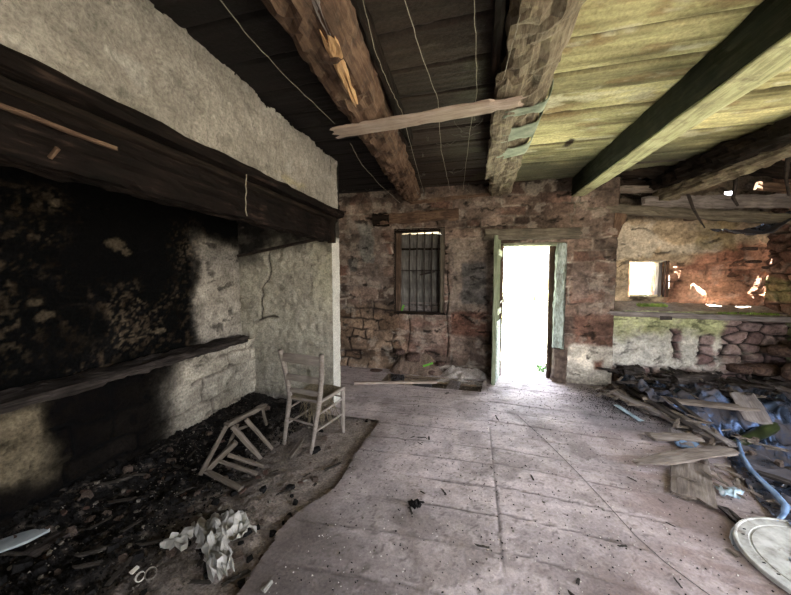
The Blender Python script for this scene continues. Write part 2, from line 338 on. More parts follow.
# ---- far wall (left and middle part)
def fn_back(u, v):
    d1, r1 = courses(u, v, .19, .34, 5, .35, .035)
    joint = ss(.0, .022, d1); joint = 1-(1-joint)*ss(.30, .5, fbm(u*2.6, v*2.6, 71))
    stone = mix((.15, .10, .08), (.42, .30, .235), r1)
    stone = mix(stone, (.30, .155, .115), ss(.62, .8, vn(r1*37, r1*11, 3))*.7)
    grime = fbm(u*2.2, v*2.2, 21); stone = stone*(.55+.8*grime[..., None])
    mort = mix((.05, .04, .03), (.62, .52, .43), ss(.35, .65, fbm(u*3, v*3, 8))); col = mix(mort, stone, joint)
    disp = joint*.022+(fbm(u*7, v*7, 4)-.5)*.03
    # render left on the stones in ragged patches
    n = fbm(u*1.7+3, v*1.9, 31); m = ss(.56, .60, n)*.6
    def add(mm, c, h=.012):
        nonlocal col, disp
        c2 = mix(np.array(c)*.78, np.array(c)*1.15, fbm(u*9, v*9, 77)); col = mix(col, c2, mm); disp = disp*(1-mm*.7)+mm*h
    add(m, (.35, .265, .215))
    add(rect(u, v, -2.05, -1.42, 1.35, 2.45, 5, .16)*.8, (.37, .29, .245))
    add(rect(u, v, -1.85, -1.62, 1.75, 2.35, 6, .14)*.9, (.36, .345, .315))
    add(rect(u, v, -2.02, -1.9, 1.62, 1.78, 9, .08), (.13, .12, .11))
    add(rect(u, v, -.36, .22, 1.0, 2.1, 12, .12)*.85, (.42, .34, .28))
    add(rect(u, v, -.2, .18, 1.1, 1.72, 14, .05)*.95, (.215, .20, .19))
    add(rect(u, v, -.42, .3, 2.3, 2.75, 15, .14)*.6, (.44, .33, .27))
    add(rect(u, v, -.36, .2, .62, .98, 17, .05)*.9, (.24, .115, .08))
    add(rect(u, v, -1.3, -.4, .3, .85, 19, .14)*.6, (.34, .19, .145))
    add(rect(u, v, -.95, -.45, .45, .75, 20, .1)*.55, (.48, .37, .30))
    add(rect(u, v, 1.4, 1.85, 2.1, 2.8, 23, .14)*.7, (.30, .22, .18))
    add(rect(u, v, 1.33, 1.55, 1.2, 1.7, 24, .06)*.8, (.34, .25, .21))
    add(rect(u, v, 1.28, 2.1, .0, .55, 27, .1)*1, (.80, .72, .60), .02)
    add(rect(u, v, 1.62, 1.74, .2, .34, 28, .05), (.26, .13, .09), 0)
    add(rect(u, v, 1.34, 1.9, .56, 1.0, 29, .07)*.85, (.23, .12, .085))
    # low courses at the left: dark beds, ochre blocks
    lo = ss(1.15, .95, v+(.2*fbm(u*3, v*3, 2)-.1))*ss(-.9, -1.3, u)
    d2, r2 = courses(u, v, .17, .27, 8, .45, .07)
    c2 = mix((.22, .14, .09), (.44, .31, .215), r2)*(.55+.9*fbm(u*3, v*3, 6)[..., None]); j2 = 1-(1-ss(.0, .03, d2))*ss(.35, .55, fbm(u*4, v*4, 72)); c2 = mix((.05, .035, .028), c2, j2)
    col = mix(col, c2, lo); disp = disp*(1-lo)+lo*(j2*.03+(fbm(u*9, v*9, 4)-.5)*.02)
    # long straight joint below the window, irregular darker areas, darker top band, two darker patches
    cr = np.exp(-((u+.40+.012*np.sin(v*9))/.011)**2)*ss(.22, .3, v)*ss(2.0, 1.3, v)
    cr2 = np.exp(-((u+1.02+.02*np.sin(v*7))/.009)**2)*ss(.2, .3, v)*ss(.95, .85, v)
    cr = np.maximum(cr, cr2); col = mix(col, (.03, .02, .015), cr); disp = disp-cr*.03
    st = ss(.55, .7, fbm(u*1.3, v*2.1, 91))*.45; col = col*(1-st[..., None])
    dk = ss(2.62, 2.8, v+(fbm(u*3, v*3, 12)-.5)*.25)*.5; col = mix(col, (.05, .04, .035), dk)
    dk = rect(u, v, -1.75, -1.25, .9, 1.15, 41, .1)*.5+rect(u, v, -1.5, -1.1, .18, .36, 42, .1)*.7
    col = mix(col, (.06, .045, .038), np.clip(dk, 0, 1))
    return weather(u, v, disp, col*.50, 1.0, 1, .3)
DOOR = (.30, 1.24, 2.0); WIN = (-1.27, -.45, .93, 2.27)
A = Acc()
hole = lambda u, v: ((u > DOOR[0]) & (u < DOOR[1]) & (v < DOOR[2])) | ((u > WIN[0]) & (u < WIN[1]) & (v > WIN[2]) & (v < WIN[3]))
A.surf((0, BY, 0), (1, 0, 0), (0, 0, 1), (0, -1, 0), (-2.95, 1.85), (-.3, 2.95), .0135, fn_back, hole)
def fn_rev(u, v):
    d, r = courses(u, v, .2, .25, 9); c = mix((.12, .09, .07), (.34, .25, .2), r)*(.6+.7*fbm(u*4, v*4, 3)[..., None])
    return ss(0, .02, d)*.012+(fbm(u*8, v*8, 6)-.5)*.015, mix((.2, .16, .13), c, ss(0, .02, d))
for (a0, a1, z0, z1) in ((DOOR[0], DOOR[1], -.3, DOOR[2]), (WIN[0], WIN[1], WIN[2], WIN[3])):
    A.surf((a0, 0, 0), (0, 1, 0), (0, 0, 1), (1, 0, 0), (BY-.005, BY+.5), (z0, z1), .03, fn_rev)
    A.surf((a1, 0, 0), (0, 1, 0), (0, 0, 1), (-1, 0, 0), (BY-.005, BY+.5), (z0, z1), .03, fn_rev)
    A.surf((0, 0, z1), (1, 0, 0), (0, 1, 0), (0, 0, -1), (a0-.01, a1+.01), (BY-.005, BY+.5), .03, fn_rev)
    A.surf((0, 0, max(z0, -.02)), (1, 0, 0), (0, 1, 0), (0, 0, 1), (a0-.01, a1+.01), (BY-.005, BY+.5), .03, fn_rev)
A.surf((0, BY+.5, 0), (1, 0, 0), (0, 0, 1), (0, 1, 0), (-3.2, 1.9), (-.3, 4.3), .05, fn_rev, hole)
# end face of the pier where the recess begins
A.surf((1.85, 0, 0), (0, 1, 0), (0, 0, 1), (1, 0, 0), (BY-.01, 5.36), (-.3, 4.2), .03, fn_rev)
struct(A.build('wall_back', MW))

# ---- recess at the right: upper wall, ledge, low wall
UY = 5.32; WIN2 = (2.2, 2.70, 1.22, 1.75)
def fn_up(u, v):
    d1, r1 = courses(u, v, .13, .26, 15, .4, .03); j = ss(0, .022, d1)
    red = mix((.42, .19, .12), (.60, .31, .20), r1)*(.7+.5*fbm(u*5, v*5, 2)[..., None]); j = 1-(1-j)*ss(.42, .58, fbm(u*4, v*4, 73)); red = mix((.22, .12, .08), red, j)
    tan = mix((.44, .32, .20), (.64, .50, .34), fbm(u*4, v*5, 33)); m = ss(-.06, .1, (v-1.74)+.35*(fbm(u*3, v*3, 35)-.5)-.25*ss(2.7, 3.6, u))
    m = np.maximum(m, ss(2.75, 2.6, u+(fbm(u*5, v*5, 1)-.5)*.25)); col = mix(red, tan, m)
    pale = rect(u, v, 1.95, 2.5, 1.8, 2.3, 37, .14)*.55+rect(u, v, 2.6, 3.3, 1.85, 2.0, 38, .07)*.5
    col = mix(col, (.66, .60, .50), np.clip(pale, 0, 1))
    ol = rect(u, v, 3.0, 3.45, 1.9, 2.3, 39, .1)*.6; col = mix(col, (.28, .22, .10), ol)
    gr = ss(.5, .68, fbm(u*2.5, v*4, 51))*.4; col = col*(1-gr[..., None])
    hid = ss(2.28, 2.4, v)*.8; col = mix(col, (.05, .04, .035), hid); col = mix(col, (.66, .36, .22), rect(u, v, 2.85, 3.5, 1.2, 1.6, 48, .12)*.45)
    st = ss(3.2, 3.5, u)*ss(2.4, 1.8, v)
    return weather(u, v, (j*.02)*(1-m*.7)+(fbm(u*7, v*7, 14)-.5)*.035+st*.01, col*.8, .9, 2)
def slit(u, v):   # gaps between the loose stones under the roof
    return ((u > WIN2[0]) & (u < WIN2[1]) & (v > WIN2[2]) & (v < WIN2[3])) | ((u > 3.30) & (u < 3.38) & (v > 2.60+.4*(u-3.3)) & (v < 2.68)) | ((u > 3.58) & (u < 3.63) & (v > 2.57) & (v < 2.62)) | ((u > 2.36) & (u < 2.40) & (v > 2.56) & (v < 2.585))
A = Acc()
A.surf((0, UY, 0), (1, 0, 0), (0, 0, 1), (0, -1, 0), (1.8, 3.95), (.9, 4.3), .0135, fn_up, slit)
a0, a1, z0, z1 = WIN2
A.surf((a0, 0, 0), (0, 1, 0), (0, 0, 1), (1, 0, 0), (UY-.01, UY+.4), (z0, z1), .03, fn_up)
A.surf((a1, 0, 0), (0, 1, 0), (0, 0, 1), (-1, 0, 0), (UY-.01, UY+.4), (z0, z1), .03, fn_up)
A.surf((0, 0, z1), (1, 0, 0), (0, 1, 0), (0, 0, -1), (a0-.01, a1+.01), (UY-.01, UY+.4), .03, fn_up)
A.surf((0, 0, z0), (1, 0, 0), (0, 1, 0), (0, 0, 1), (a0-.01, a1+.01), (UY-.01, UY+.4), .03, fn_up)
def fn_low(u, v):
    d1, r1 = voro(u, v, .24, .13, 5); j = ss(.02, .2, d1)
    st = mix((.17, .10, .085), (.36, .25, .21), r1)*(.65+.6*fbm(u*6, v*6, 2)[..., None]); st = mix((.012, .010, .009), st, j)
    pl = mix((.50, .44, .34), (.78, .71, .58), fbm(u*7, v*7, 43))
    pl = mix(pl, (.42, .42, .14), ss(.62, .85, v+(fbm(u*5, v*5, 3)-.5)*.35)*.75)
    m = ss(3.18, 3.05, u+(fbm(u*4, v*4, 61)-.5)*.5)
    hl = rect(u, v, 2.52, 2.72, .3, .85, 44, .09)*ss(.45, .6, fbm(u*6, v*4, 9))+rect(u, v, 2.88, 3.05, .35, .72, 45, .08); m = m*(1-np.clip(hl, 0, 1))
    m = m*ss(.22, .34, v+(fbm(u*5, v*5, 66)-.5)*.15)
    col = mix(st, pl, m); return weather(u, v, j*.05*(1-m)+m*.05+(fbm(u*8, v*8, 24)-.5)*.03, col*np.array((.72, .76, .84)), .8, 3, .2)
A.surf((0, 4.98, 0), (1, 0, 0), (0, 0, 1), (0, -1, 0), (1.8, 3.95), (-.6, 1.06), .0135, fn_low)
def fn_ledge(u, v):
    t = (v-4.9)/.42
    return 1.06-.03*ss(2.4, 3.6, u)+.10*np.clip(t, 0, 1)+(fbm(u*9, v*9, 7)-.5)*.04, mix((.15, .11, .085), (.42, .36, .30), fbm(u*8, v*8, 71))
A.surf((0, 0, 0), (1, 0, 0), (0, 1, 0), (0, 0, 1), (1.8, 3.95), (4.86, 5.34), .02, fn_ledge)
struct(A.build('wall_recess', MW))
# ---- right side wall: rough stones, with a broad opening nearer the viewer
RX = 3.86
def fn_right(u, v):
    d1, r1 = voro(u, v, .28, .13, 15); j = ss(.01, .16, d1)
    st = mix((.22, .12, .09), (.42, .26, .19), r1)*(.7+.6*fbm(u*6, v*6, 2)[..., None])
    lowm = ss(1.25, .95, v); st = mix(st, mix((.17, .12, .10), (.36, .28, .24), r1), lowm); st = mix((.03, .02, .016), st, j)
    gm = rect(u, v, 4.5, 4.95, .5, 1.0, 5, .15)*.5+rect(u, v, 4.9, 5.3, 1.2, 1.5, 6, .1)*.5; st = mix(st, (.22, .30, .12), np.clip(gm, 0, 1))
    return weather(u, v, j*.07+(fbm(u*7, v*7, 4)-.5)*.05, st*.7, .8, 4, 0)
A = Acc(); OPR = (.2, 2.5, .1, 2.35)
A.surf((RX, 0, 0), (0, 1, 0), (0, 0, 1), (-1, 0, 0), (3.4, 5.5), (-.6, 4.3), .016, fn_right)
A.surf((RX, 0, 0), (0, 1, 0), (0, 0, 1), (-1, 0, 0), (-2.1, 3.4), (-.6, 2.95), .05, fn_right, lambda u, v: (u > OPR[0]) & (u < OPR[1]) & (v > OPR[2]) & (v < OPR[3]))
struct(A.build('wall_right', MW))
# ---- wall behind the viewer with a wide open doorway
OPB = (.9, 3.1, .0, 2.4)
A = Acc(); A.surf((0, -2.0, 0), (1, 0, 0), (0, 0, 1), (0, 1, 0), (-3.0, 3.95), (-.3, 2.95), .05, fn_right, lambda u, v: (u > OPB[0]) & (u < OPB[1]) & (v > OPB[2]) & (v < OPB[3]))
struct(A.build('wall_front', MW))

# ---- left wall of the hearth
LX = -2.87
def fn_leftup(u, v):   # u = y, v = z
    n = fbm(u*3, v*3, 3); col = mix((.004, .004, .005), (.014, .013, .0125), n)
    sp = ss(.57, .66, fbm(u*22, v*22, 5, 3)); sp2 = ss(.5, .6, fbm(u*3.2, v*3.2, 9, 3))
    zone = np.clip(rect(u, v, 1.75, 2.45, .8, 1.35, 4, .3, .15)+rect(u, v, .6, 1.5, .9, 2.2, 5, .3, .2)*.7+rect(u, v, 2.5, 2.85, .8, 2.0, 6, .16, .12), 0, 1)
    col = mix(col, (.085, .062, .042), sp*zone*.85); sq = ss(.6, .66, fbm(u*40, v*40, 6, 2)); col = mix(col, (.16, .125, .085), sq*zone*ss(.45, .6, fbm(u*4, v*4, 7))*.8)
    for (a, b, ra, rb) in ((1.93, 1.78, .07, .045), (2.02, 1.72, .04, .03), (1.42, 1.33, .05, .03), (1.48, 1.24, .07, .035), (1.56, 2.02, .03, .03), (2.26, 1.0, .07, .025)):
        w = (fbm(u*14, v*14, int(a*100))-.5)*1.4; m = ss(1.15, .75, np.hypot((u-a)/ra, (v-b)/rb)+w*1.3); col = mix(col, (.22, .175, .12), m*.9)
    gl = ss(2.55, 2.8, u+(fbm(u*4, v*4, 14)-.5)*.35)*ss(2.05, 1.75, v+(fbm(u*4, v*4, 15)-.5)*.3)
    pc = mix((.24, .215, .18), (.42, .38, .32), fbm(u*6, v*6, 16)); col = mix(col, pc, gl)
    gs = gl*ss(1.4, 1.75, v)*.65; col = mix(col, (.09, .085, .08), gs)
    gl2 = ss(1.12, 1.0, u+(fbm(u*3, v*3, 19)-.5)*.25)*ss(1.7, 1.35, v+(fbm(u*5, v*5, 10)-.5)*.5); col = mix(col, (.30, .275, .215), gl2*.8)
    return weather(u, v, (fbm(u*6, v*6, 24)-.5)*.04, col*(.22+.72*ss(.1, .8, gl)+.25*zone)[..., None], .8, 5, .3, 0)
def fn_leftlow(u, v):
    d, r = courses(u, v, .27, .44, 45, .4, .06); j = ss(0, .022, d); j = 1-(1-j)*ss(.3, .55, fbm(u*3, v*3, 74))
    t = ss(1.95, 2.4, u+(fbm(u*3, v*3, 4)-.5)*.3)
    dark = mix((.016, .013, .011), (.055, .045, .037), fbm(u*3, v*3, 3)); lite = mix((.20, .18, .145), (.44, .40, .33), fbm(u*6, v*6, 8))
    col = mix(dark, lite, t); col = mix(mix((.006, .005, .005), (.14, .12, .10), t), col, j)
    yl = ss(1.42, 1.28, u+(fbm(u*5, v*4, 7)-.5)*.25)*ss(.16, .3, v+(u-1.2)*.1+(fbm(u*5, v*4, 9)-.5)*.2); col = mix(col, mix((.14, .11, .07), (.30, .25, .165), fbm(u*8, v*8, 2)), yl)
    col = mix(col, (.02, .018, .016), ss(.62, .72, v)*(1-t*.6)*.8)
    return weather(u, v, j*.025*(1-yl*.6)+(fbm(u*7, v*7, 12)-.5)*.03, col*(.14+.95*ss(.1, .95, t)+.45*yl)[..., None], .7, 6, .2, 0)  # near end darkened beyond its soot, shade put into the colour
A = Acc()
A.surf((LX, 0, 0), (0, 1, 0), (0, 0, 1), (1, 0, 0), (.4, 3.42), (.6, 2.95), .015, fn_leftup)
A.surf((LX, 0, 0), (0, 1, 0), (0, 0, 1), (1, 0, 0), (-2.1, .4), (-.2, 2.95), .06, fn_leftup)
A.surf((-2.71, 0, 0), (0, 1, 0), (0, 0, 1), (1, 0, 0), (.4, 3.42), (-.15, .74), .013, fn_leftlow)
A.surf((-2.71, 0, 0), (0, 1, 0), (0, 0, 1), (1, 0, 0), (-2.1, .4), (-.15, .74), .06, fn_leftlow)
A.surf((0, 0, .74), (1, 0, 0), (0, 1, 0), (0, 0, 1), (LX, -2.7), (-2.1, 3.42), .05, fn_leftup)
A.surf((LX, 0, 0), (0, 1, 0), (0, 0, 1), (1, 0, 0), (3.42, 5.4), (-.2, 2.95), .05, fn_leftup)
struct(A.build('wall_left', MS))
# ---- plastered cheek wall closing the hearth
def fn_cheek(u, v):   # u = x, v = z
    n = fbm(u*9, v*9, 3); col = mix((.40, .37, .29), (.62, .58, .48), n)
    warm = ss(.9, 1.5, v)*ss(-1.95, -1.65, u); col = mix(col, (.46, .44, .30), warm*.5)
    soot = ss(1.78, 2.0, v-.35*(u+2.2)*ss(-2.2, -2.9, u)+(fbm(u*6, v*6, 4)-.5)*.22)
    soot = np.maximum(soot, ss(1.45, 1.75, v+(fbm(u*4, v*5, 41)-.5)*.3)*ss(-2.45, -2.65, u)*.8)
    col = mix(col, (.022, .02, .019), soot)
    gr = ss(.5, .7, fbm(u*3, v*3, 8))*.35; col = mix(col, (.20, .18, .15), gr)
    cx = -2.43-.22*(1.75-v)+.05*np.sin(v*13)+(fbm(u*0, v*7, 6)-.5)*.12
    cr = np.exp(-((u-cx)/.011)**2)*ss(.95, 1.0, v)*ss(1.85, 1.75, v)
    c2 = np.exp(-((v-(.98+.05*np.sin((u+2.6)*8)))/.012)**2)*ss(-2.66, -2.6, u)*ss(-2.3, -2.36, u); cr = np.maximum(cr, c2)
    col = mix(col, (.05, .04, .035), cr); col = mix(col, (.07, .06, .05), ss(.2, .02, v+(fbm(u*5, v*5, 6)-.5)*.15)*.8)
    low = ss(.8, .5, v)*ss(-2.2, -2.5, u)*.35; col = mix(col, (.22, .2, .17), low)
    return weather(u, v, (fbm(u*18, v*18, 12)-.5)*.035-cr*.03, col*.74, .35, 7, .2)
def fn_edge(u, v):
    return (fbm(u*12, v*12, 2)-.5)*.02, mix((.52, .50, .44), (.72, .70, .63), fbm(u*9, v*9, 5))*(1-.75*ss(1.9, 2.0, v))[..., None]
A = Acc()
A.surf((0, 3.3, 0), (1, 0, 0), (0, 0, 1), (0, -1, 0), (-2.95, -1.6), (-.1, 2.95), .013, fn_cheek)
A.surf((-1.6, 0, 0), (0, 1, 0), (0, 0, 1), (1, 0, 0), (3.3, 3.5), (-.1, 1.98), .013, fn_edge)
A.surf((0, 3.5, 0), (1, 0, 0), (0, 0, 1), (0, 1, 0), (-2.95, -1.6), (-.1, 2.95), .05, fn_cheek)
struct(A.build('wall_hearth_side', MP))

# ---- ceiling boards
SEAMS = [-2.2, -1.8, -1.4, -1.05, -.6, -.2, .2, .55, .9, 1.2, 1.48, 1.78, 2.1, 2.42, 2.68, 2.98, 3.3, 3.62, 3.86, 4.16, 4.45, 4.7, 5.0, 5.4]
def fn_ceil(u, v):
    vv = v+.012*np.sin(u*1.3)-.02*u*.3; e = np.array(SEAMS); k = np.clip(np.searchsorted(e, vv)-1, 0, len(e)-2)
    d = np.minimum(vv-e[k], e[k+1]-vv); r = _h(k.astype(float), (u > .3).astype(float), 4)
    g = fbm(u*1.5+r*9, v*34, 3); g2 = fbm(u*1.8+r*5, v*5, 6)
    mossy = mix((.12, .105, .045), (.74, .69, .36), np.clip(g*.75+g2*1.35-.58, 0, 1)); mossy = mossy*(.68+.55*r)[..., None]
    mossy = mix(mossy, (.20, .115, .05), ss(.60, .72, fbm(u*3.1, v*7, 9))*.5); mossy = mix(mossy, (.62, .60, .45), ss(.6, .75, fbm(u*4, v*12, 19))*.5)
    brown = mix((.020, .014, .010), (.10, .070, .050), np.clip(g*.8+g2*.5-.2, 0, 1)); brown = mix(brown, (.15, .14, .08), ss(.56, .7, fbm(u*3, v*5, 29))*.4*ss(-.7, .2, u))
    soot = mix((.008, .007, .007), (.03, .023, .02), g)
    lit_right = ss(.25, .42, u); m0 = ss(-1.15, -.7, u+(fbm(u*2, v*2, 2)-.5)*.3); col = mix(mix(soot, brown, m0), mossy, lit_right)  # lit right and dim left put into the moss, brown and soot colours
    dkb = ss(3.4, 4.3, v+(fbm(u*3, v*2, 22)-.5)*.8)*lit_right*.82; col = mix(col, (.07, .075, .05), dkb)
    s = ss(.0, .012, d+(fbm(u*6, v*2, 7)-.5)*.012); col = mix((.008, .007, .006), col, s)
    knot = ss(1.2, .7, np.hypot((u-.92)/.05, (v-3.62)/.1)+(fbm(u*20, v*20, 3)-.5)); col = mix(col, (.03, .02, .01), knot)
    return -s*.012+(g-.5)*.012+(r-.5)*.022+(1-s)*.03, col*(.55+.47*lit_right)[..., None]
A = Acc()
A.surf((0, 0, 2.9), (1, 0, 0), (0, 1, 0), (0, 0, 1), (-2.95, 3.95), (.6, 5.4), .0145, fn_ceil, lambda u, v: (u > 1.95) & (v > 4.72+.1*np.sin(u*5)))
A.surf((0, 0, 2.9), (1, 0, 0), (0, 1, 0), (0, 0, 1), (-2.95, 3.95), (-2.1, .6), .04, fn_ceil)
struct(A.build('ceiling', MC))

# ---- unseen roof added over the broken corner, its gaps cut to cast the sun patches
SUN = Vector((.13, .17, -.976)).normalized()
def dark(u, v): return (fbm(u*5, v*5, 2)-.5)*.03, mix((.02, .017, .014), (.06, .05, .04), fbm(u*4, v*4, 3))
patches = []
def wallpoly(px, ax, val): patches.append([at(x, y, ax, val) for x, y in px])
wallpoly([(689, 288), (694, 288), (707, 301), (702, 303)], 1, 5.31)
patches.append([Vector(p) for p in ((3.13, 5.27, 1.14), (3.13, 5.15, 1.14), (3.62, 5.13, 1.13), (3.62, 5.23, 1.13), (3.4, 5.22, 1.13))])
wallpoly([(747, 304), (757, 289), (761, 291), (753, 305)], 1, 5.31)
wallpoly([(758, 305), (766, 293), (770, 290), (769, 298), (763, 306)], 1, 5.31)
wallpoly([(673, 269), (680, 271), (681, 274), (674, 273)], 1, 5.31)
ZR = 4.2
polys = [[((p-SUN*((p.z-ZR)/SUN.z))[0], (p-SUN*((p.z-ZR)/SUN.z))[1]) for p in q] for q in patches]
def inpoly(x, y, q):
    r = np.zeros(x.shape, bool); n = len(q)
    for i in range(n):
        (x0, y0), (x1, y1) = q[i], q[(i+1) % n]
        c = ((y0 > y) != (y1 > y)) & (x < (x1-x0)*(y-y0)/((y1-y0) if abs(y1-y0) > 1e-9 else 1e-9)+x0); r ^= c
    return r
def roofhole(u, v):
    m = np.zeros(u.shape, bool)
    for q in polys: m |= inpoly(u, v, q)
    return m
A = Acc()
A.surf((0, 0, ZR), (1, 0, 0), (0, 1, 0), (0, 0, 1), (1.6, 4.05), (4.3, 5.6), .005, lambda u, v: (u*0, mix((.02, .017, .014), (.06, .05, .04), fbm(u*4, v*4, 3))), roofhole)
A.surf((0, 4.4, 0), (1, 0, 0), (0, 0, 1), (0, 1, 0), (1.6, 4.05), (2.86, 4.25), .05, dark)
A.surf((1.72, 0, 0), (0, 1, 0), (0, 0, 1), (1, 0, 0), (4.3, 5.6), (2.86, 4.25), .05, dark)
struct(A.build('ceiling_attic_sun_mask', MC))
A = Acc()   # roof skin over the room
A.surf((0, 0, 3.2), (1, 0, 0), (0, 1, 0), (0, 0, 1), (-3.3, 4.1), (-2.4, 4.45), .3, dark)
A.surf((0, 0, 3.2), (1, 0, 0), (0, 1, 0), (0, 0, 1), (-3.3, 1.8), (4.35, 5.5), .3, dark)
struct(A.build('ceiling_roof', MC))

# ---- floor
holeL = [(-1.42, 4.15), (-1.38, 4.55), (-.35, 4.62), (.12, 4.62), (.10, 4.12), (-.3, 4.12), (-.32, 4.5), (-.42, 4.5), (-.45, 4.1)]
holeL = [(-1.30, 4.15), (-1.30, 4.60), (.14, 4.60), (.10, 4.13)]
holeR = [(2.05, 2.75), (2.35, 3.4), (2.1, 4.0), (2.3, 4.6), (3.7, 4.7), (3.7, 2.3), (2.6, 2.2)]
FS = [.2, .5, .83, 1.12, 1.40, 1.69, 1.97, 2.24, 2.52, 2.76, 3.04, 3.3, 3.56, 3.82, 4.1, 4.4, 4.7, 5.0, 5.3]
def fn_floor(u, v):
    right = u > .165+.004*np.sin(v*7)
    vv = np.where(right, v+.10*(u-.165)-.02, v-.05*(u-.165)+.01*np.sin(u*4)); e = np.array(FS)
    k = np.clip(np.searchsorted(e, vv)-1, 0, len(e)-2); d = np.minimum(vv-e[k], e[k+1]-vv)
    dj = np.abs(u-(.165+.004*np.sin(v*7)))+np.where(v > 3.2, 1, 0); r = _h(k.astype(float), right.astype(float), 8)
    g = fbm(u*2.5+r*9, v*22, 3); dust = fbm(u*2.2, v*2.2, 13)
    wood = mix((.34, .29, .27), (.64, .56, .535), g)*(.88+.2*r)[..., None]
    dm = ss(.35, .65, dust); dc = mix((.40, .34, .315), (.64, .565, .54), fbm(u*14, v*14, 4)); col = mix(wood, dc, dm*.75)
    s = ss(.0, .007, d-.003+(fbm(u*5, v*5, 7)-.5)*.012); s = np.minimum(s, ss(.001, .009, dj)); fade = ss(.52, .62, fbm(u*1.8, v*3, 17)); s = 1-(1-s)*(1-.75*fade)*.8
    col = mix((.09, .075, .068), col, s)
    sp = ss(.68, .76, fbm(u*45, v*45, 5, 2)); col = mix(col, (.12, .10, .085), sp*.6)
    dirt = ss(.55, .68, fbm(u*3.1, v*3.1, 44)); col = mix(col, (.19, .155, .135), dirt*.55)
    # heavier dirt beside the rubble and along the hearth edge
    rub = ss(1.15, .35, np.minimum((2.05-u)+(v-4.3)*.35, 9)+(fbm(u*4, v*4, 50)-.5)*.5)*ss(3.1, 3.5, v); col = mix(col, (.10, .088, .092), rub*.85); br = ss(.35, 1.1, u+(fbm(u*2, v*2, 63)-.5)*.9)*ss(3.6, 3.0, v)*(.5+.5*ss(.35, .6, fbm(u*3, v*12, 64))); col = mix(col, (.23, .17, .148), br*.9)
    l2 = ss(-.15, -1.0, u+(fbm(u*2.5, v*2.5, 57)-.5)*.6)*ss(2.9, 1.6, v)*.55; col = mix(col, (.22, .19, .175), l2); le = ss(-.75, -.98, u+(fbm(u*4, v*4, 51)-.5)*.3)*.5*ss(3.2, 3.0, v); col = mix(col, (.16, .13, .11), le)
    nr = ss(1.5, 1.2, v+(u+.2)*.5+(fbm(u*4, v*4, 52)-.5)*.3)*.5; col = mix(col, (.13, .105, .09), nr)
    nr = rect(u, v, .15, .9, 1.4, 1.95, 53, .25, .15)*.45*ss(.4, .6, fbm(u*6, v*6, 54)); col = mix(col, (.15, .12, .115), nr)
    wh = rect(u, v, -.65, -.35, 3.5, 3.62, 55, .09)*.7; col = mix(col, (.62, .56, .52), wh)
    st = ss(.5, .62, fbm(u*1.3+4, v*1.3, 58)); col = col*(1-.22*st)[..., None]; f3 = fbm(u*9, v*11, 59, 4); col = col*(.80+.42*f3)[..., None]
    return s*.006+(g-.5)*.006+(fbm(u*10, v*10, 15)-.5)*.01+(r-.5)*.006-.0, np.clip(col*np.array((1.0, .985, 1.03)), 0, .85)
def fhole(u, v):
    edge = -.955-.13*ss(2.0, 1.6, v)+.012*np.sin(v*7)+(fbm(v*14, v*0, 5)-.5)*.03
    return inpoly(u, v, holeL) | inpoly(u, v, holeR) | (u < edge) & (v < 3.02)
A = Acc()
A.surf((0, 0, 0), (1, 0, 0), (0, 1, 0), (0, 0, 1), (-1.62, 3.7), (.9, 5.36), .0125, fn_floor, fhole)
A.surf((0, 0, -.004), (1, 0, 0), (0, 1, 0), (0, 0, 1), (-2.9, -1.58), (3.5, 4.9), .0125, fn_floor)
A.surf((0, 0, 0), (1, 0, 0), (0, 1, 0), (0, 0, 1), (-1.2, 3.7), (-2.1, .9), .05, fn_floor)
struct(A.build('floor', MF))
def fn_dirt(u, v):
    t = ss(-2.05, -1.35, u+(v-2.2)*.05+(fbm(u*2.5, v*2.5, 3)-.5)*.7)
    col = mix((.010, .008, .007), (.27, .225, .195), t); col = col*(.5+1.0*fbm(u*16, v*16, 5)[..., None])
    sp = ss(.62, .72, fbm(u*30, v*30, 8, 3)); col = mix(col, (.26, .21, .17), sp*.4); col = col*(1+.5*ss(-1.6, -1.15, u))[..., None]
    ru = (1-t); pit = rect(u, v, -2.7, -1.6, 2.7, 3.35, 6, .2, .2)
    return -.035+(fbm(u*9, v*9, 9)-.4)*(.03+.07*ru)+(ridge(u*22, v*22, 4)-.5)*.03*(ru+.3)+.06*ss(-2.3, -2.75, u)+ss(-1.3, -2.0, u)*.02*pit, mix(col*.66, (.03, .025, .022), pit*.4)
A = Acc()
A.surf((0, 0, 0), (1, 0, 0), (0, 1, 0), (0, 0, 1), (-2.9, -.85), (.6, 3.4), .013, fn_dirt)
A.surf((0, 0, 0), (1, 0, 0), (0, 1, 0), (0, 0, 1), (-2.9, -.85), (-2.1, .6), .06, fn_dirt)
A.surf((0, 0, 0), (1, 0, 0), (0, 1, 0), (0, 0, 1), (-2.9, -1.55), (3.4, 4.9), .03, fn_dirt)
struct(A.build('floor_dirt', ME))
def fn_pit(u, v):
    return -.38+(fbm(u*5, v*5, 3)-.5)*.2+.30*ss(4.45, 4.8, v)*ss(2, 1.4, u), mix((.03, .025, .02), (.12, .095, .075), fbm(u*6, v*6, 4))
A = Acc()
A.surf((0, 0, 0), (1, 0, 0), (0, 1, 0), (0, 0, 1), (-1.7, 3.8), (.9, 5.4), .03, fn_pit)
struct(A.build('floor_subfloor', ME))
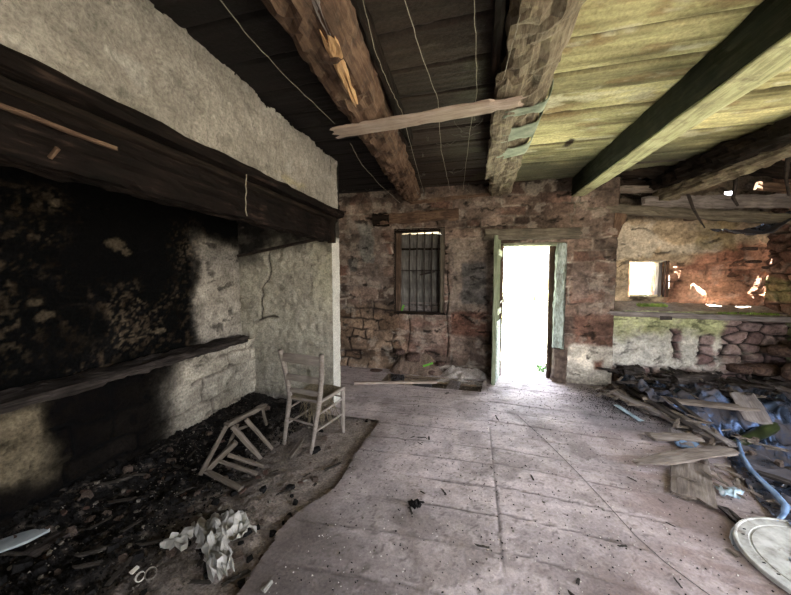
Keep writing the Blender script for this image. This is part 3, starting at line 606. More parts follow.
# ragged floor-board ends lining the two gaps
def plain(c): return lambda u, v: ((fbm(u*20, v*20, 2)-.5)*.01, mix(np.array(c)*.5, np.array(c)*1.3, fbm(u*12, v*40, 5)))
A = Acc()
for q in (holeL, holeR):
    for i in range(len(q)):
        a = Vector((*q[i], 0)); b = Vector((*q[(i+1) % len(q)], 0)); d = (b-a); L = d.length; d.normalize(); nrm = d.cross(Vector((0, 0, 1)))
        A.surf(tuple(a), tuple(d), (0, 0, 1), tuple(nrm), (0, L), (-.09, -.001), .03, plain((.2, .15, .11)))
A.surf((-.955, 0, 0), (0, 1, 0), (0, 0, 1), (-1, 0, 0), (.9, 3.0), (-.06, -.004), .03, plain((.1, .08, .07)))
struct(A.build('floor_board_ends', MF))

# ================================================================== THINGS: chimney hood and mantel
def fn_hood(u, v):   # u = y, v = z
    g = fbm(u*5, v*5, 3); f = fbm(u*26, v*13, 9); col = mix((.34, .31, .27), (.56, .525, .465), np.clip(g*.7+f*.5-.1, 0, 1))
    col = mix(col, (.66, .63, .58), ss(.62, .74, fbm(u*4, v*6, 12))*.6); col = mix(col, (.22, .2, .17), ss(.6, .7, fbm(u*3, v*3, 16))*.35)
    yl = rect(u, v, 2.15, 2.75, 2.3, 2.40, 15, .05)*ss(.4, .5, fbm(u*7, v*7, 2)); col = mix(col, (.50, .44, .28), yl*.7)
    return weather(u, v, (f-.5)*.035+(g-.5)*.03, col*.66, .35, 8, 0)
hood = thing('chimney_hood', (-1.6, 1.5, 2.3), 'rough grey plaster chimney hood rising from the smoked oak mantel to the boards', 'chimney hood')
A = Acc()
def hoodtop(u, v): return v > 2.86-.045+.10*fbm(u*5, u*0, 8)+.02*fbm(u*22, u*0, 4)-.02*ss(1.5, 2.6, u)
A.surf((-1.6, 0, 0), (0, 1, 0), (0, 0, 1), (1, 0, 0), (-1.9, 3.46), (2.26, 2.95), .0125, fn_hood, hoodtop)
A.surf((-1.74, 0, 0), (0, 1, 0), (0, 0, 1), (-1, 0, 0), (-1.9, 3.46), (2.26, 2.93), .04, fn_hood)
A.surf((0, 3.46, 0), (1, 0, 0), (0, 0, 1), (0, 1, 0), (-1.74, -1.6), (2.26, 2.86), .02, fn_hood)
A.surf((0, 0, 2.26), (1, 0, 0), (0, 1, 0), (0, 0, 1), (-1.74, -1.6), (-1.9, 3.46), .05, fn_hood)
o = A.build('plaster_face', MP); o.parent = hood; o.matrix_parent_inverse = Matrix.Translation((1.6, -1.5, -2.3))
mb = thing('mantel_beam', (-1.64, 1.5, 2.0), 'long smoke-blackened oak mantel beam spanning the hearth mouth under the plaster hood', 'mantel beam')
bar('beam', (-1.66, -1.8, 2.045), (-1.66, 3.34, 2.045), .16, .25, W_MANTEL, mb, rough=.016, seed=5, seg=110, k=28)
bar('cornice', (-1.58, -1.8, 2.222), (-1.55, 3.36, 2.222), .17, .075, W_MANTEL, mb, rough=.008, seed=6, seg=80, sq=4)
bar('dark_recess_strip', (-1.62, -1.8, 2.165), (-1.60, 3.34, 2.165), .12, .05, W_DARK, mb, rough=.006, seed=7, seg=60, sq=3)  # black strip stands in for the shaded recess under the cornice
bar('bracket', (-1.60, 3.26, 2.20), (-1.60, 3.30, 1.90), .13, .10, W_DARK, mb, rough=.01, seed=8, sq=4, prof=lambda f: 1-.3*f)
tag(bar('stick', at(-20, 98, 0, -1.53), at(116, 149, 0, -1.55), .018, .014, W_LOG, rough=.003, seed=9), 'thin brown stick lodged along the face of the mantel beam', 'stick')
bar('wooden_peg', at(50, 158, 0, -1.57), at(58, 148, 0, -1.53), .012, .012, W_LOG, mb, rough=.002, seed=10)
tag(bar('iron_pole', at(238, 256, 1, 3.22), at(322, 238, 1, 3.08), .035, .035, M_IRON, rough=.003, sq=2), 'blackened pole running under the mantel in front of the pale cheek wall', 'pole')
tag(bar('hearth_shelf', (-2.76, .3, .755), (-2.76, 3.2, .755), .30, .075, W_RUB, rough=.018, seed=12, seg=70, k=18, sq=5, prof=lambda f: (1-.5*max(0, f-.93)/.07, 1)), 'sooty rounded stone ledge along the top of the low hearth wall', 'ledge')
tag(tube('hanging_string', [at(246, y, 0, -1.5)+Vector((R_.uniform(-.004, .004), R_.uniform(-.006, .006), 0)) for y in range(168, 222, 6)], .004, M_CORD), 'short pale string hanging from the mantel beam', 'string')
A = Acc()

# ================================================================== ceiling beams
o = bar('ceiling_log', (-.72, .7, 2.80), (-.975, 4.86, 2.79), .37, .30, W_LOG, rough=.022, seed=21, sq=2.6, seg=90, k=26, prof=lambda f: 1-.28*f)
b1 = thing('ceiling_beam', (-.8, 2.5, 2.8), 'round brown log beam with a pale split strip, leftmost under the boards', 'beam')
M0 = o.matrix_basis.copy(); o.parent = b1; o.matrix_basis = world(b1).inverted() @ M0; o.name = 'log'
sp = [at(326, 26, 2, 2.668), at(336, 62, 2, 2.662), at(347, 86, 2, 2.665), at(357, 105, 2, 2.668)]
def slab(name, a, b, w, t, m, parent, seed): return bar(name, a, b, w, t, m, parent, rough=.008, seed=seed, sq=5, jag=.10, prof=lambda f: (.5+.5*math.sin(PI*min(1, f*1.3+.15)), 1), k=14)
so = slab('split_strip', sp[0], sp[3], .075, .05, W_SPLIT, b1, 22); so['label'] = 'pale orange freshly split wood on the log'
slab('splinter', sp[0]+Vector((.03, -.25, .01)), sp[1]+Vector((.035, 0, .005)), .03, .03, W_GREY, b1, 23)
bar('nailed_batten', (-.55, .7, 2.83), (-.62, 3.0, 2.82), .05, .12, W_DARK, b1, rough=.006, seed=24)
bar('nailed_batten', (-.80, 3.0, 2.74), (-.86, 4.6, 2.76), .06, .06, W_RUB2, b1, rough=.012, seed=25, sq=3)

b2 = thing('ceiling_beam', (.3, 2.5, 2.8), 'mouldy beam wrapped with pale green rags, in the middle of the boards', 'beam')
bar('timber', (.285, .7, 2.795), (.325, 4.86, 2.795), .29, .20, W_B2, b2, rough=.022, seed=31, sq=5, seg=90, k=24, prof=lambda f: (1.0+.06*math.sin(f*9), 1))
bar('side_batten', (.085, .8, 2.83), (.10, 2.1, 2.83), .05, .12, W_DARK, b2, rough=.006, seed=32, jag=.05)
bar('lower_patch', at(512, 70, 2, 2.69), at(492, 178, 2, 2.69), .16, .045, W_B2, b2, rough=.012, seed=33, sq=4, jag=.25)
def wrap(y0, y1, n, sl, seed):
    u, v = np.meshgrid(np.linspace(0, 1, 22), np.linspace(0, 1, 8))
    yc = y0+(y1-y0)*v+sl*u+(fbm(u*7, v*3, seed)-.5)*.05
    ang = PI*(u*1.15-.07); x = .31-.172*np.cos(ang); z = 2.80-.125*np.clip(np.sin(ang)*1.5, -.3, 1)+(fbm(u*6, v*9, seed+2)-.5)*.03
    o = sheet('rag', np.stack([x, yc, z], -1), M_CLOTH, b2, .004); o['label'] = 'pale green rag wound round the timber'
wrap(2.72, 2.95, 1, -.16, 3); wrap(3.20, 3.42, 1, -.28, 5); wrap(2.42, 2.52, 1, -.10, 8)

b3 = thing('ceiling_beam', (1.4, 3, 2.75), 'square dark green beam with a rusty knothole, right of the rag-wrapped one', 'beam')
bar('timber', (1.545, .9, 2.755), (1.355, 4.9, 2.755), .25, .27, W_B3S, b3, rough=.008, seed=41, sq=12, seg=80, k=20, prof=lambda f: (1.04-.36*f, 1-.12*f))
u, v = np.meshgrid(np.linspace(0, 1, 12), np.linspace(0, 1, 90)); yy = .95+3.9*v
P = np.stack([1.545-.19*(yy-.9)/4+(u-.5)*(.255-.095*v)*.97+.003*np.sin(v*40), yy, 2.617+.013*v+(fbm(u*3, v*40, 3)-.5)*.008], -1)
o = sheet('underside', P, mat_wood('pale_green_underside', (.12, .12, .06), (.36, .36, .20), (.56, .56, .34), 1.2, grain=(16, 1.2, 16), moss=(.18, .17, .10), mossamt=.58), b3, .012); o['label'] = 'pale green underside'  # underside coloured much paler than the timber's sides
kx = at(731, 55, 0, 1.405)
bar('knothole', kx+Vector((-.012, -.06, -.02)), kx+Vector((-.012, .06, .03)), .02, .06, mat_plain('rusty_hole', (.02, .006, .003), (.16, .05, .02), 30), b3, rough=.01, seed=43, sq=2, prof=lambda f: .3+.7*math.sin(PI*f))

b4 = thing('ceiling_beam', (3.1, 4.2, 2.7), 'short split beam sagging over the broken right corner of the ceiling', 'beam')
bar('timber', at(840, 126, 2, 2.70), at(652, 200, 1, 5.15), .20, .17, W_B2, b4, rough=.03, seed=51, sq=4, seg=40, k=20)
bar('timber_shell', at(836, 117, 2, 2.76)+Vector((-.12, 0, 0)), at(650, 186, 1, 5.1)+Vector((-.05, 0, 0)), .14, .20, W_DARK, b4, rough=.03, seed=52, sq=4, seg=40, k=18)

# ---- lintel boards and loose timber across the top of the recess
def lb(p0, p1, w, t, m, seed, label, **kw):
    return tag(bar('lintel_board', p0, p1, w, t, m, rough=kw.pop('rough', .012), seed=seed, k=18, **kw), label, 'board')
lb(at(572, 207, 1, 4.88), at(800, 220, 1, 4.88), .10, .12, W_LINT, 61, 'lowest grey lintel board with a yellow edge over the recess', jag=.05)
lb(at(640, 203, 1, 4.93), at(800, 201, 1, 4.90), .07, .15, W_GREY, 62, 'dusty grey lintel board under cobwebs, behind two hanging roots', jag=.08, rough=.02)
lb(at(566, 191, 1, 4.94), at(662, 189, 1, 4.98), .12, .09, W_TAN if False else W_RUB2, 63, 'short brown board wedged beside the foot of the square green beam', jag=.05)
lb(at(590, 172, 1, 4.80), at(745, 172, 1, 4.76), .16, .11, W_DARK, 64, 'thick black plank along the broken edge of the ceiling boards', jag=.08, rough=.02)
lb(at(610, 186, 1, 5.08), at(672, 190, 1, 5.08), .14, .20, W_DARK, 65, 'charred timber end in the dark gap above the recess', jag=.08, rough=.03)
lb(at(756, 186, 1, 4.93), at(800, 189, 1, 4.90), .06, .09, W_LOG, 66, 'short brown timber by the bright chinks under the roof')
lb(at(730, 165, 1, 4.9), at(812, 172, 1, 4.6), .12, .16, W_DARK, 67, 'blackened timber at the far right above the chinks', rough=.03)
tag(bar('wooden_brace', at(612, 246, 1, 4.86), at(620, 214, 1, 4.86), .16, .09, W_LOG, rough=.012, seed=68, sq=5, prof=lambda f: .35+.65*f), 'brown wedge-shaped brace on top of the pier at the recess', 'brace')
def root(pts, r, label, g=None):
    o = tube('hanging_root', pts, r, M_ROOT); return tag(o, label, 'root', g)
root([at(x, y, 1, 4.72) for x, y in ((674, 172), (684, 182), (688, 194), (693, 208), (699, 219), (705, 228))], [.022, .02, .018, .015, .012, .006], 'long crooked dark root hanging left of the other in the recess')
root([at(x, y, 1, 4.70) for x, y in ((736, 176), (735, 188), (733, 198), (738, 206))], [.02, .018, .018, .012], 'short dark root hanging in front of the bright chinks')
root([at(x, y, 1, 4.3) for x, y in ((782, 140), (788, 158), (786, 178), (789, 196))], [.02, .02, .015, .01], 'pale mossy root at the right edge under the sagging beam')
# draped strip of plastic under the lintel
u, v = np.meshgrid(np.linspace(0, 1, 40), np.linspace(0, 1, 10))
pa = np.array([at(x, y, 1, 4.84) for x, y in ((717, 229), (735, 231), (750, 232), (765, 229), (778, 221), (800, 210))]); t = np.linspace(0, 1, 6)
cx = np.stack([np.interp(u, t, pa[:, k]) for k in range(3)], -1); wd = .018+.05*np.sin(PI*np.clip(u*1.1, 0, 1))
P = cx+np.stack([0*u, (v-.5)*.25, (v-.5)*wd*1.6-.03*np.sin(v*PI)+(fbm(u*12, v*4, 3)-.5)*.04], -1)
tag(sheet('plastic_strip', P, M_TARP, None, .003), 'shiny dark plastic strip sagging across the top of the recess', 'plastic strip')
# stones bedded on the recess wall head
stm = []
def stone_mesh(seed, sx, sy, sz):
    import bmesh
    bm = bmesh.new(); bmesh.ops.create_icosphere(bm, subdivisions=3, radius=1)
    for w in bm.verts:
        p = w.co; q = (abs(p.x)**4+abs(p.y)**4+abs(p.z)**4)**-.25
        n = 1+.22*(float(vn(p.x*1.7+seed, p.y*1.7+p.z, seed))-.5)+.1*(float(vn(p.x*5+seed, p.z*5+p.y*3, seed+1))-.5)
        w.co = Vector((p.x*q*sx, p.y*q*sy, p.z*q*sz))*n
    me = bpy.data.meshes.new('stone'); bm.to_mesh(me); bm.free()
    for f in me.polygons: f.use_smooth = True
    return me
stm = [stone_mesh(k, .5, .35+.1*(k % 2), .22+.05*(k % 3)) for k in range(4)]
M_RED = mat_plain('red_stone', (.045, .028, .024), (.13, .085, .068), 9, .95, .1, 0, .8, .03)
for me in stm: me.materials.append(M_RED)
def stone(loc, s, rz, label, cat='stone', group=None, k=0, flat=1.0, nm='loose_stone'):
    o = bpy.data.objects.new(nm, stm[k % 4]); C.objects.link(o)
    o.matrix_basis = Matrix.Translation(loc) @ Euler((R_.uniform(-.1, .1), R_.uniform(-.1, .1), rz)).to_matrix().to_4x4() @ Matrix.Diagonal((s, s, s*flat, 1))
    return tag(o, label, cat, group)
for k, (x, y, s, lab) in enumerate(((775, 224, .22, 'rough red stone at the right above the sagging plastic strip'), (762, 216, .14, 'small red stone bedded under the grey lintel board'),
        (726, 217, .15, 'brown stone bedded under the middle of the lintel boards'), (690, 219, .17, 'flat stone bedded under the left of the lintel boards'))):
    stone(at(x, y, 1, 5.30), s*.9, .1*k, lab, k=k, flat=.8)
for k, (x, y, s, f_, lab) in enumerate(((752, 262, .30, .55, 'red flat stone jutting highest from the broken brickwork'), (765, 268, .26, .5, 'rusty flat stone beside the highest jutting one'),
        (770, 282, .26, .45, 'orange brick jutting lowest from the broken corner'), (747, 249, .30, .6, 'brown stone in the broken corner under the olive patch'), (782, 243, .5, .9, 'big rounded brown stone at the right edge of the recess'))):
    stone(at(x, y, 1, 5.33), s*.62, .15*k, lab, k=k, flat=f_)

# ledge rail, bracket, moss
lr = thing('ledge_rail', (2.8, 4.84, 1.05), 'long grey wooden rail along the front of the recess ledge', 'rail')
bar('rail_timber', at(604, 313, 1, 4.86), at(822, 321, 1, 4.80), .05, .065, W_GREY, lr, rough=.008, seed=71, seg=50, k=16)
bar('iron_bracket', at(660, 318, 1, 4.82), at(672, 318, 1, 4.82), .01, .05, M_IRON, lr, rough=.002, seed=72)
def tufts(name, org, rx, ry, n, h, m, label, cat, seed):
    rg = random.Random(seed); vs = []; fs = []
    for i in range(n):
        x, y = rg.uniform(-rx, rx), rg.uniform(-ry, ry); a = rg.uniform(0, 2*PI); w = h*.22; hh = h*rg.uniform(.5, 1.1); lx, ly = rg.uniform(-.6, .6)*hh, rg.uniform(-.6, .6)*hh
        b = len(vs); vs += [(x-w*math.cos(a), y-w*math.sin(a), 0), (x+w*math.cos(a), y+w*math.sin(a), 0), (x+lx*.6+w*math.cos(a)*.9, y+ly*.6+w*math.sin(a)*.9, hh*.7), (x+lx, y+ly, hh)]
        fs.append((b, b+1, b+2, b+3))
    me = bpy.data.meshes.new(name); me.from_pydata(vs, [], fs); me.update(); o = link(name, me, m, Matrix.Translation(org))
    return tag(o, label, cat, None, 'stuff')
M_MOSS = mat_plain('bright_moss', (0.096, 0.18, 0.024), (0.24, 0.33, 0.072), 14, .8)
tufts('moss', at(651, 305, 1, 5.06)+Vector((0, 0, -.02)), .16, .06, 160, .05, M_MOSS, 'bright green moss tufts on the recess ledge below the small window', 'moss', 4)
tufts('moss', (3.35, 4.90, 1.04), .3, .05, 240, .03, M_MOSS, 'green moss on the right end of the recess ledge', 'moss', 6)
# crumbs on the ledge
# ================================================================== hanging plank and cords
hp = bar('hanging_plank', at(332, 134, 2, 2.65), at(528, 100, 2, 2.645), .155, .022, W_PALE, rough=.005, seed=81, sq=14, jag=.07, seg=40, k=16, prof=lambda f: (1.0 if f < .86 else .68, 1))
tag(hp, 'pale broken plank hanging crosswise under the log and the rag-wrapped beam', 'plank')
def cord(pix, z, r, label, seed, m=M_CORD):
    r *= .62
    ps = []
    for (a, b) in zip(pix[:-1], pix[1:]):
        pa = at(a[0], a[1], 2, z) if len(a) == 2 else at(a[0], a[1], 2, a[2]); pb = at(b[0], b[1], 2, z) if len(b) == 2 else at(b[0], b[1], 2, b[2])
        w = wig(pa, pb, 7, .004, 0, seed+int(a[0])); ps += w if not ps else w[1:]
    return tag(tube('twine', ps, r, m, k=5), label, 'cord')
cord([(210, -12), (248, 36), (290, 81), (335, 124)], 2.72, .0035, 'long straight twine stretched from upper left to the hanging plank', 1)
cord([(350, 143), (362, 165), (380, 185), (400, 203)], 2.66, .003, 'thin twine trailing down left of the log beam end', 2)
cord([(362, -5), (374, 48), (392, 92), (402, 112), (412, 150), (424, 192)], 2.70, .003, 'curving twine, nearest on the right of the log beam', 3)
cord([(403, -5), (420, 50), (438, 100), (441, 150), (450, 190)], 2.70, .0035, 'twine crossing behind the middle of the hanging plank', 4)
cord([(474, -5), (476, 45), (477, 92), (470, 130), (463, 190)], 2.70, .003, 'straight vertical twine left of the rag-wrapped beam', 5)
cord([(520, 15), (508, 60), (500, 92)], 2.68, .004, 'short twine tied to the right end of the hanging plank', 6)
# cobweb strands
def webs(name, segs, label):
    me = [(tube_mesh('w', wig(a, b, 8, .012, s, i), .0016, 4), Matrix()) for i, (a, b, s) in enumerate(segs)]
    return tag(merge(name, me, M_WEB), label, 'cobweb', None, 'stuff')
rg = random.Random(5); segs = []
for i in range(46):
    x = rg.uniform(345, 470); a = at(x, rg.uniform(165, 198), 1, 4.7); segs.append((a, a+Vector((rg.uniform(-.15, .15), rg.uniform(-.1, .05), -rg.uniform(.04, .22))), .02))
for i in range(14):
    x = rg.uniform(395, 490); y = rg.uniform(120, 175); a = at(x, y, 2, 2.7); segs.append((a, a+Vector((rg.uniform(-.25, .25), rg.uniform(-.2, .2), rg.uniform(-.05, .05))), .03))
webs('cobweb', segs, 'dusty cobwebs and fibres hanging at the far end of the log beam')
segs = []
for i in range(26):
    a = at(rg.uniform(590, 790), rg.uniform(120, 205), 1, 4.75); segs.append((a, a+Vector((rg.uniform(-.3, .3), 0, rg.uniform(-.12, .02))), .04))
webs('cobweb', segs, 'dusty cobwebs under the boards above the recess')

# ================================================================== barred window
wx0, wx1, wz0, wz1 = WIN
wn = thing('window', (-.86, BY+.04, .93), 'small barred window with grey closed shutters left of the doorway', 'window')
wn['kind'] = 'structure'; wn.name = 'window_1'
for k in ('label', 'category'): del wn[k]
def fr(p0, p1, w, t, m=W_FRAME, nm='frame', par=None, seed=1, **kw): return bar(nm, p0, p1, w, t, m, par, rough=kw.pop('rough', .005), seed=seed, **kw)
fr((wx0-.03, BY+.03, wz0), (wx0-.03, BY+.03, wz1+.05), .11, .06, W_DARK, par=wn, seed=91)
fr((wx0+.06, BY+.07, wz0), (wx0+.06, BY+.07, wz1), .09, .07, par=wn, seed=92)
fr((wx1-.03, BY+.05, wz0), (wx1-.03, BY+.05, wz1), .10, .09, W_LINT, par=wn, seed=93)
fr((wx1+.02, BY+.02, wz0), (wx1+.02, BY+.02, wz1), .05, .05, W_DARK, par=wn, seed=97)
fr((wx0, BY+.06, wz1-.02), (wx1, BY+.06, wz1-.01), .09, .07, W_DARK, par=wn, seed=94)
fr((wx0-.06, BY+.04, wz0+.01), (wx1+.03, BY+.04, wz0+.01), .12, .05, W_DARK, par=wn, seed=95)
for i, x in enumerate((-1.03, -.91, -.79, -.67, -.56)):
    tube('window_bar', [Vector((x+.004*math.sin(k), BY+.10, wz0+.02+k*(wz1-wz0-.04)/8)) for k in range(9)], .011, M_IRON, wn, 8)
fr((wx0+.1, BY+.10, 1.62), (wx1-.07, BY+.10, 1.62), .012, .012, M_IRON, 'cross_bar', wn, 96)
fr((-.86, BY+.11, 1.55), (-.62, BY+.11, 1.60), .02, .02, M_IRON, 'latch_rod', wn, 98)
for i, (x0, x1) in enumerate(((-1.26, -1.045), (-1.045, -.897), (-.897, -.742), (-.742, -.60), (-.60, -.44))):
    fr(((x0+x1)/2, BY+.24+.006*(i % 2), .93), ((x0+x1)/2, BY+.24+.006*(i % 2), 2.225-.004*i), x1-x0+.012, .018, W_SHUT, 'shutter_board', wn, 100+i, sq=14, rough=.001)
fr((wx0, BY+.26, 1.08), (wx1, BY+.26, 1.08), .07, .03, W_GREY, 'shutter_rail', wn, 106)
fr((wx0, BY+.22, 1.0), (wx1, BY+.22, .98), .12, .10, W_GREY, 'sill_rubble', wn, 107, rough=.03)
fr((wx0, BY+.22, 1.98), (wx1, BY+.22, 1.97), .05, .03, W_DARK, 'shutter_rail', wn, 108)
tag(bar('window_lintel', (-1.56, BY+.0, 2.43), (-.25, BY+.0, 2.46), .12, .16, W_LOG, rough=.02, seed=111, seg=30, k=20), 'rough brown timber lintel over the barred window', 'lintel')
tag(bar('timber_end', (-1.60, BY-.03, 2.43), (-1.33, BY-.03, 2.42), .10, .18, W_DARK, rough=.025, seed=112, k=16), 'dark timber end at the left of the barred window lintel', 'timber')
tag(bar('wall_timber', (-1.0, BY-.0, 2.67), (.35, BY, 2.735), .08, .055, W_LOG, rough=.014, seed=113, seg=40), 'long thin timber set in the wall above the barred window', 'timber')

# ================================================================== doorway
dr = bpy.data.objects.new('door_1', None); C.objects.link(dr); dr.location = (.76, BY, 0); dr['kind'] = 'structure'
fr((.40, BY+.10, 2.00), (1.22, BY+.10, 1.985), .14, .05, W_GREEN, 'door_head', dr, 121)
fr((.335, BY+.10, -.02), (.345, BY+.10, 2.0), .14, .07, W_FRAME, 'door_jamb', dr, 122)
fr((1.11, BY+.16, .0), (1.10, BY+.16, 2.0), .10, .05, W_FRAME, 'door_jamb', dr, 123)
fr((1.19, BY+.05, .47), (1.21, BY+.05, 2.0), .17, .10, W_BLUE, 'door_lining', dr, 124, rough=.014, jag=.05, k=18)
fr((1.19, BY+.01, -.03), (1.20, BY+.01, .48), .18, .16, M_STONE, 'jamb_stone', dr, 125, rough=.012, k=18)
tag(bar('door_lintel', (.10, BY-.02, 2.14), (1.42, BY-.02, 2.115), .12, .155, W_LINT, rough=.010, seed=126, seg=40, k=20, jag=.05), 'cracked grey timber lintel over the open doorway', 'lintel')
# the leaf stands open into the room
lf = thing('door_leaf', (.40, 5.05, 0), 'narrow green-grey plank door leaf standing open at the left of the doorway', 'door leaf')
a = Vector((.265, 4.46, 0)); b = Vector((.395, 5.10, 0)); dd = (b-a).normalized(); nn = Vector((dd.y, -dd.x, 0))
def lp(s, z, off=0): return a+dd*s+nn*off+Vector((0, 0, z))
for i in range(4): bar('plank', lp(.08+.155*i, .0+.01*i), lp(.08+.155*i, 2.04+.004*i), .028, .152, W_GREEN, lf, rough=.003, seed=131+i, sq=14)
for i in range(8): bar('lit_lower_board', lp(.10, .06+.11*i, .022), lp(.62, .06+.11*i, .022), .014, .105, W_BLUE, lf, rough=.002, seed=141+i, sq=14)  # pale paint colour stands in for bluish daylight on the leaf's lower part
bar('edge_stile', lp(.02, .0), lp(.02, 2.08), .05, .05, W_GREEN, lf, rough=.004, seed=137)
bar('rail', lp(.05, 1.02, .025), lp(.64, 1.02, .025), .02, .09, W_GREEN, lf, rough=.003, seed=138)
bar('rail', lp(.05, 1.86, .025), lp(.64, 1.86, .025), .02, .09, W_GREEN, lf, rough=.003, seed=139)
bar('strap_hinge', lp(.25, 1.15, .04), lp(.66, 1.15, .04), .006, .035, M_IRON, lf, rough=.001, seed=140)
# outside
tag(bar('leaning_plank', at(557, 250, 1, 5.6), at(541, 304, 1, 5.4), .09, .025, W_TAN, rough=.003, seed=151, sq=12), 'tan plank slanting across the bright doorway', 'plank')
def leafy(name, centers, n, size, m, label, cat, seed, kind=None, spread=1.0):
    rg = random.Random(seed); vs = []; fs = []; o0 = Vector(centers[0][0])
    for i in range(n):
        c, r = rg.choice(centers); d = Vector((rg.gauss(0, 1), rg.gauss(0, 1), rg.gauss(0, 1))).normalized()*rg.uniform(.3, 1)
        p = Vector(c)-o0+Vector((d.x*r[0], d.y*r[1], d.z*r[2])); q = Euler((rg.uniform(0, 6), rg.uniform(0, 6), rg.uniform(0, 6))).to_matrix(); s = size*rg.uniform(.6, 1.2); b = len(vs)
        for x, y, z in ((-1, 0, 0), (-.3, .6, .12), (.5, .5, .05), (1, 0, -.1), (.5, -.5, .05), (-.3, -.6, .12)): vs.append(p+q @ Vector((x*s, y*s, z*s)))
        fs.append(tuple(range(b, b+6)))
    me = bpy.data.meshes.new(name); me.from_pydata([tuple(v) for v in vs], [], fs); me.update()
    return link(name, me, m, Matrix.Translation(o0))
iv = thing('ivy_plant', at(549, 372, 1, 5.2), 'green ivy climbing at the right foot of the bright doorway', 'ivy')
o = leafy('leaves', [(at(547, 362, 1, 5.2), (.09, .08, .12)), (at(550, 346, 1, 5.2), (.05, .06, .13)), (at(542, 368, 1, 5.2), (.10, .08, .06)), (at(551, 330, 1, 5.2), (.03, .05, .12))], 240, .024, M_LEAF, '', '', 3)
M0 = o.matrix_basis.copy(); o.parent = iv; o.matrix_basis = world(iv).inverted() @ M0
tube('stem', wig(at(550, 372, 1, 5.22), at(552, 300, 1, 5.22), 10, .012, 0, 2), .006, M_ROOT, iv)
tv = thing('dry_vine', at(502, 300, 1, 5.25), 'dry brown vine hanging just inside the left of the bright doorway', 'vine')
tube('stem', wig(at(500, 246, 1, 5.2), at(504, 345, 1, 5.2), 16, .02, 0, 4), .006, M_ROOT, tv)
o = leafy('leaves', [(at(501, 255, 1, 5.2), (.03, .05, .08)), (at(503, 300, 1, 5.2), (.04, .05, .06)), (at(503, 275, 1, 5.2), (.02, .05, .12))], 60, .02, M_TERRA, '', '', 5)
M0 = o.matrix_basis.copy(); o.parent = tv; o.matrix_basis = world(tv).inverted() @ M0
A = Acc(); A.surf((0, 0, 0), (1, 0, 0), (0, 1, 0), (0, 0, 1), (-14, 16), (5.37, 30), .25, lambda u, v: (-.05-.02*(v-5.3)+(fbm(u, v, 3)-.5)*.15*ss(5.6, 7, v), mix((.46, .50, .36), (.66, .68, .54), fbm(u*2, v*2, 5))))
g_ = A.build('meadow', ME); g_['kind'] = 'stuff'; g_['label'] = 'sunlit grass outside the doorway'; g_['category'] = 'grass'
for i, (x, y, z, s, lab) in enumerate(((.2, 12, .5, 1.0, 'pale bush outside, seen through the doorway on the left'), (2.6, 15, .8, 1.4, 'large pale bush outside, beyond the doorway'), (5.2, 11, .8, 1.0, 'bush outside, seen through the small window'),
        (4.2, 12.5, .4, .9, 'low bush outside, left in the small window'))):
    t = thing('bush', (x, y, -.3), lab, 'bush')
    o = leafy('foliage', [(Vector((x, y, z)), (s, s*.8, s*.8)), (Vector((x+s*.6, y, z-.2)), (s*.7, s*.6, s*.6)), (Vector((x-s*.6, y, z-.2)), (s*.7, s*.6, s*.6))], 1300, .07, M_LEAF2, '', '', 20+i)
    M0 = o.matrix_basis.copy(); o.parent = t; o.matrix_basis = world(t).inverted() @ M0
    tube('trunk', [Vector((x, y, -.4)), Vector((x+.03, y, .1)), Vector((x, y, z))], .05, M_ROOT, t)

# ================================================================== small window in the recess
w2 = bpy.data.objects.new('window_2', None); C.objects.link(w2); w2.location = (2.47, UY, 1.22); w2['kind'] = 'structure'
fr((2.215, UY+.08, 1.22), (2.215, UY+.08, 1.75), .05, .03, W_TAN, par=w2, seed=161)
fr((2.2, UY+.10, 1.745), (2.74, UY+.10, 1.745), .05, .03, W_TAN, par=w2, seed=162)
fr((2.2, UY+.10, 1.235), (2.74, UY+.10, 1.235), .05, .03, W_TAN, par=w2, seed=163)
fr((2.69, UY+.03, 1.21), (2.69, UY+.03, 1.76), .055, .06, W_FRAME, par=w2, seed=164)
fr((2.64, UY+.12, 1.22), (2.64, UY+.12, 1.75), .05, .09, W_GREY, 'casement_edge', par=w2, seed=165)

# ================================================================== standing chair
def bezel(f, a, b): return 1-a*(1-f)**3-b*f**3
ch = thing('wooden_chair', (-1.47, 2.60, -.02), 'grey weathered ladder-back chair with torn rush seat, standing beside the hearth', 'chair')
Ca = Vector((-1.685, 2.43, -.03)); Cb = Vector((-1.365, 2.355, -.03)); ax = (Cb-Ca).normalized(); fy = Vector((-ax.y, ax.x, 0))
Cc = Cb+fy*.43+ax*.02; Cd = Ca+fy*.43-ax*.02; Z = Vector((0, 0, 1))
sA = at(290, 396, 1, 2.44); sB = at(319.5, 401, 1, 2.37); sC = Cc+Z*.45; sD = Cd+Z*.45
tA = at(280, 350, 1, 2.33); tB = at(321.5, 355, 1, 2.27)
for nm, p, q, r_, s_ in (('back_post', Ca, sA, tA, 1), ('back_post', Cb, sB, tB, 2)):
    pts = [p, p.lerp(q, .5), q, q.lerp(r_, .5)+fy*.012, r_]
    pp = []
    for i in range(len(pts)-1):
        for k in range(5): pp.append(pts[i].lerp(pts[i+1], k/5))
    pp.append(r_); tube(nm, pp, [.017+.006*min(1, k/8) for k in range(len(pp))], W_CHAIR, ch, 8)
for p, q in ((Cc, sC), (Cd, sD)): bar('leg', p, q+Z*.015, .042, .042, W_CHAIR, ch, rough=.002, sq=3, prof=lambda f: .78+.22*f)
def on(a, b, z): # point on a post at height z above floor
    f = (z-a.z)/(b.z-a.z); return a.lerp(b, f)
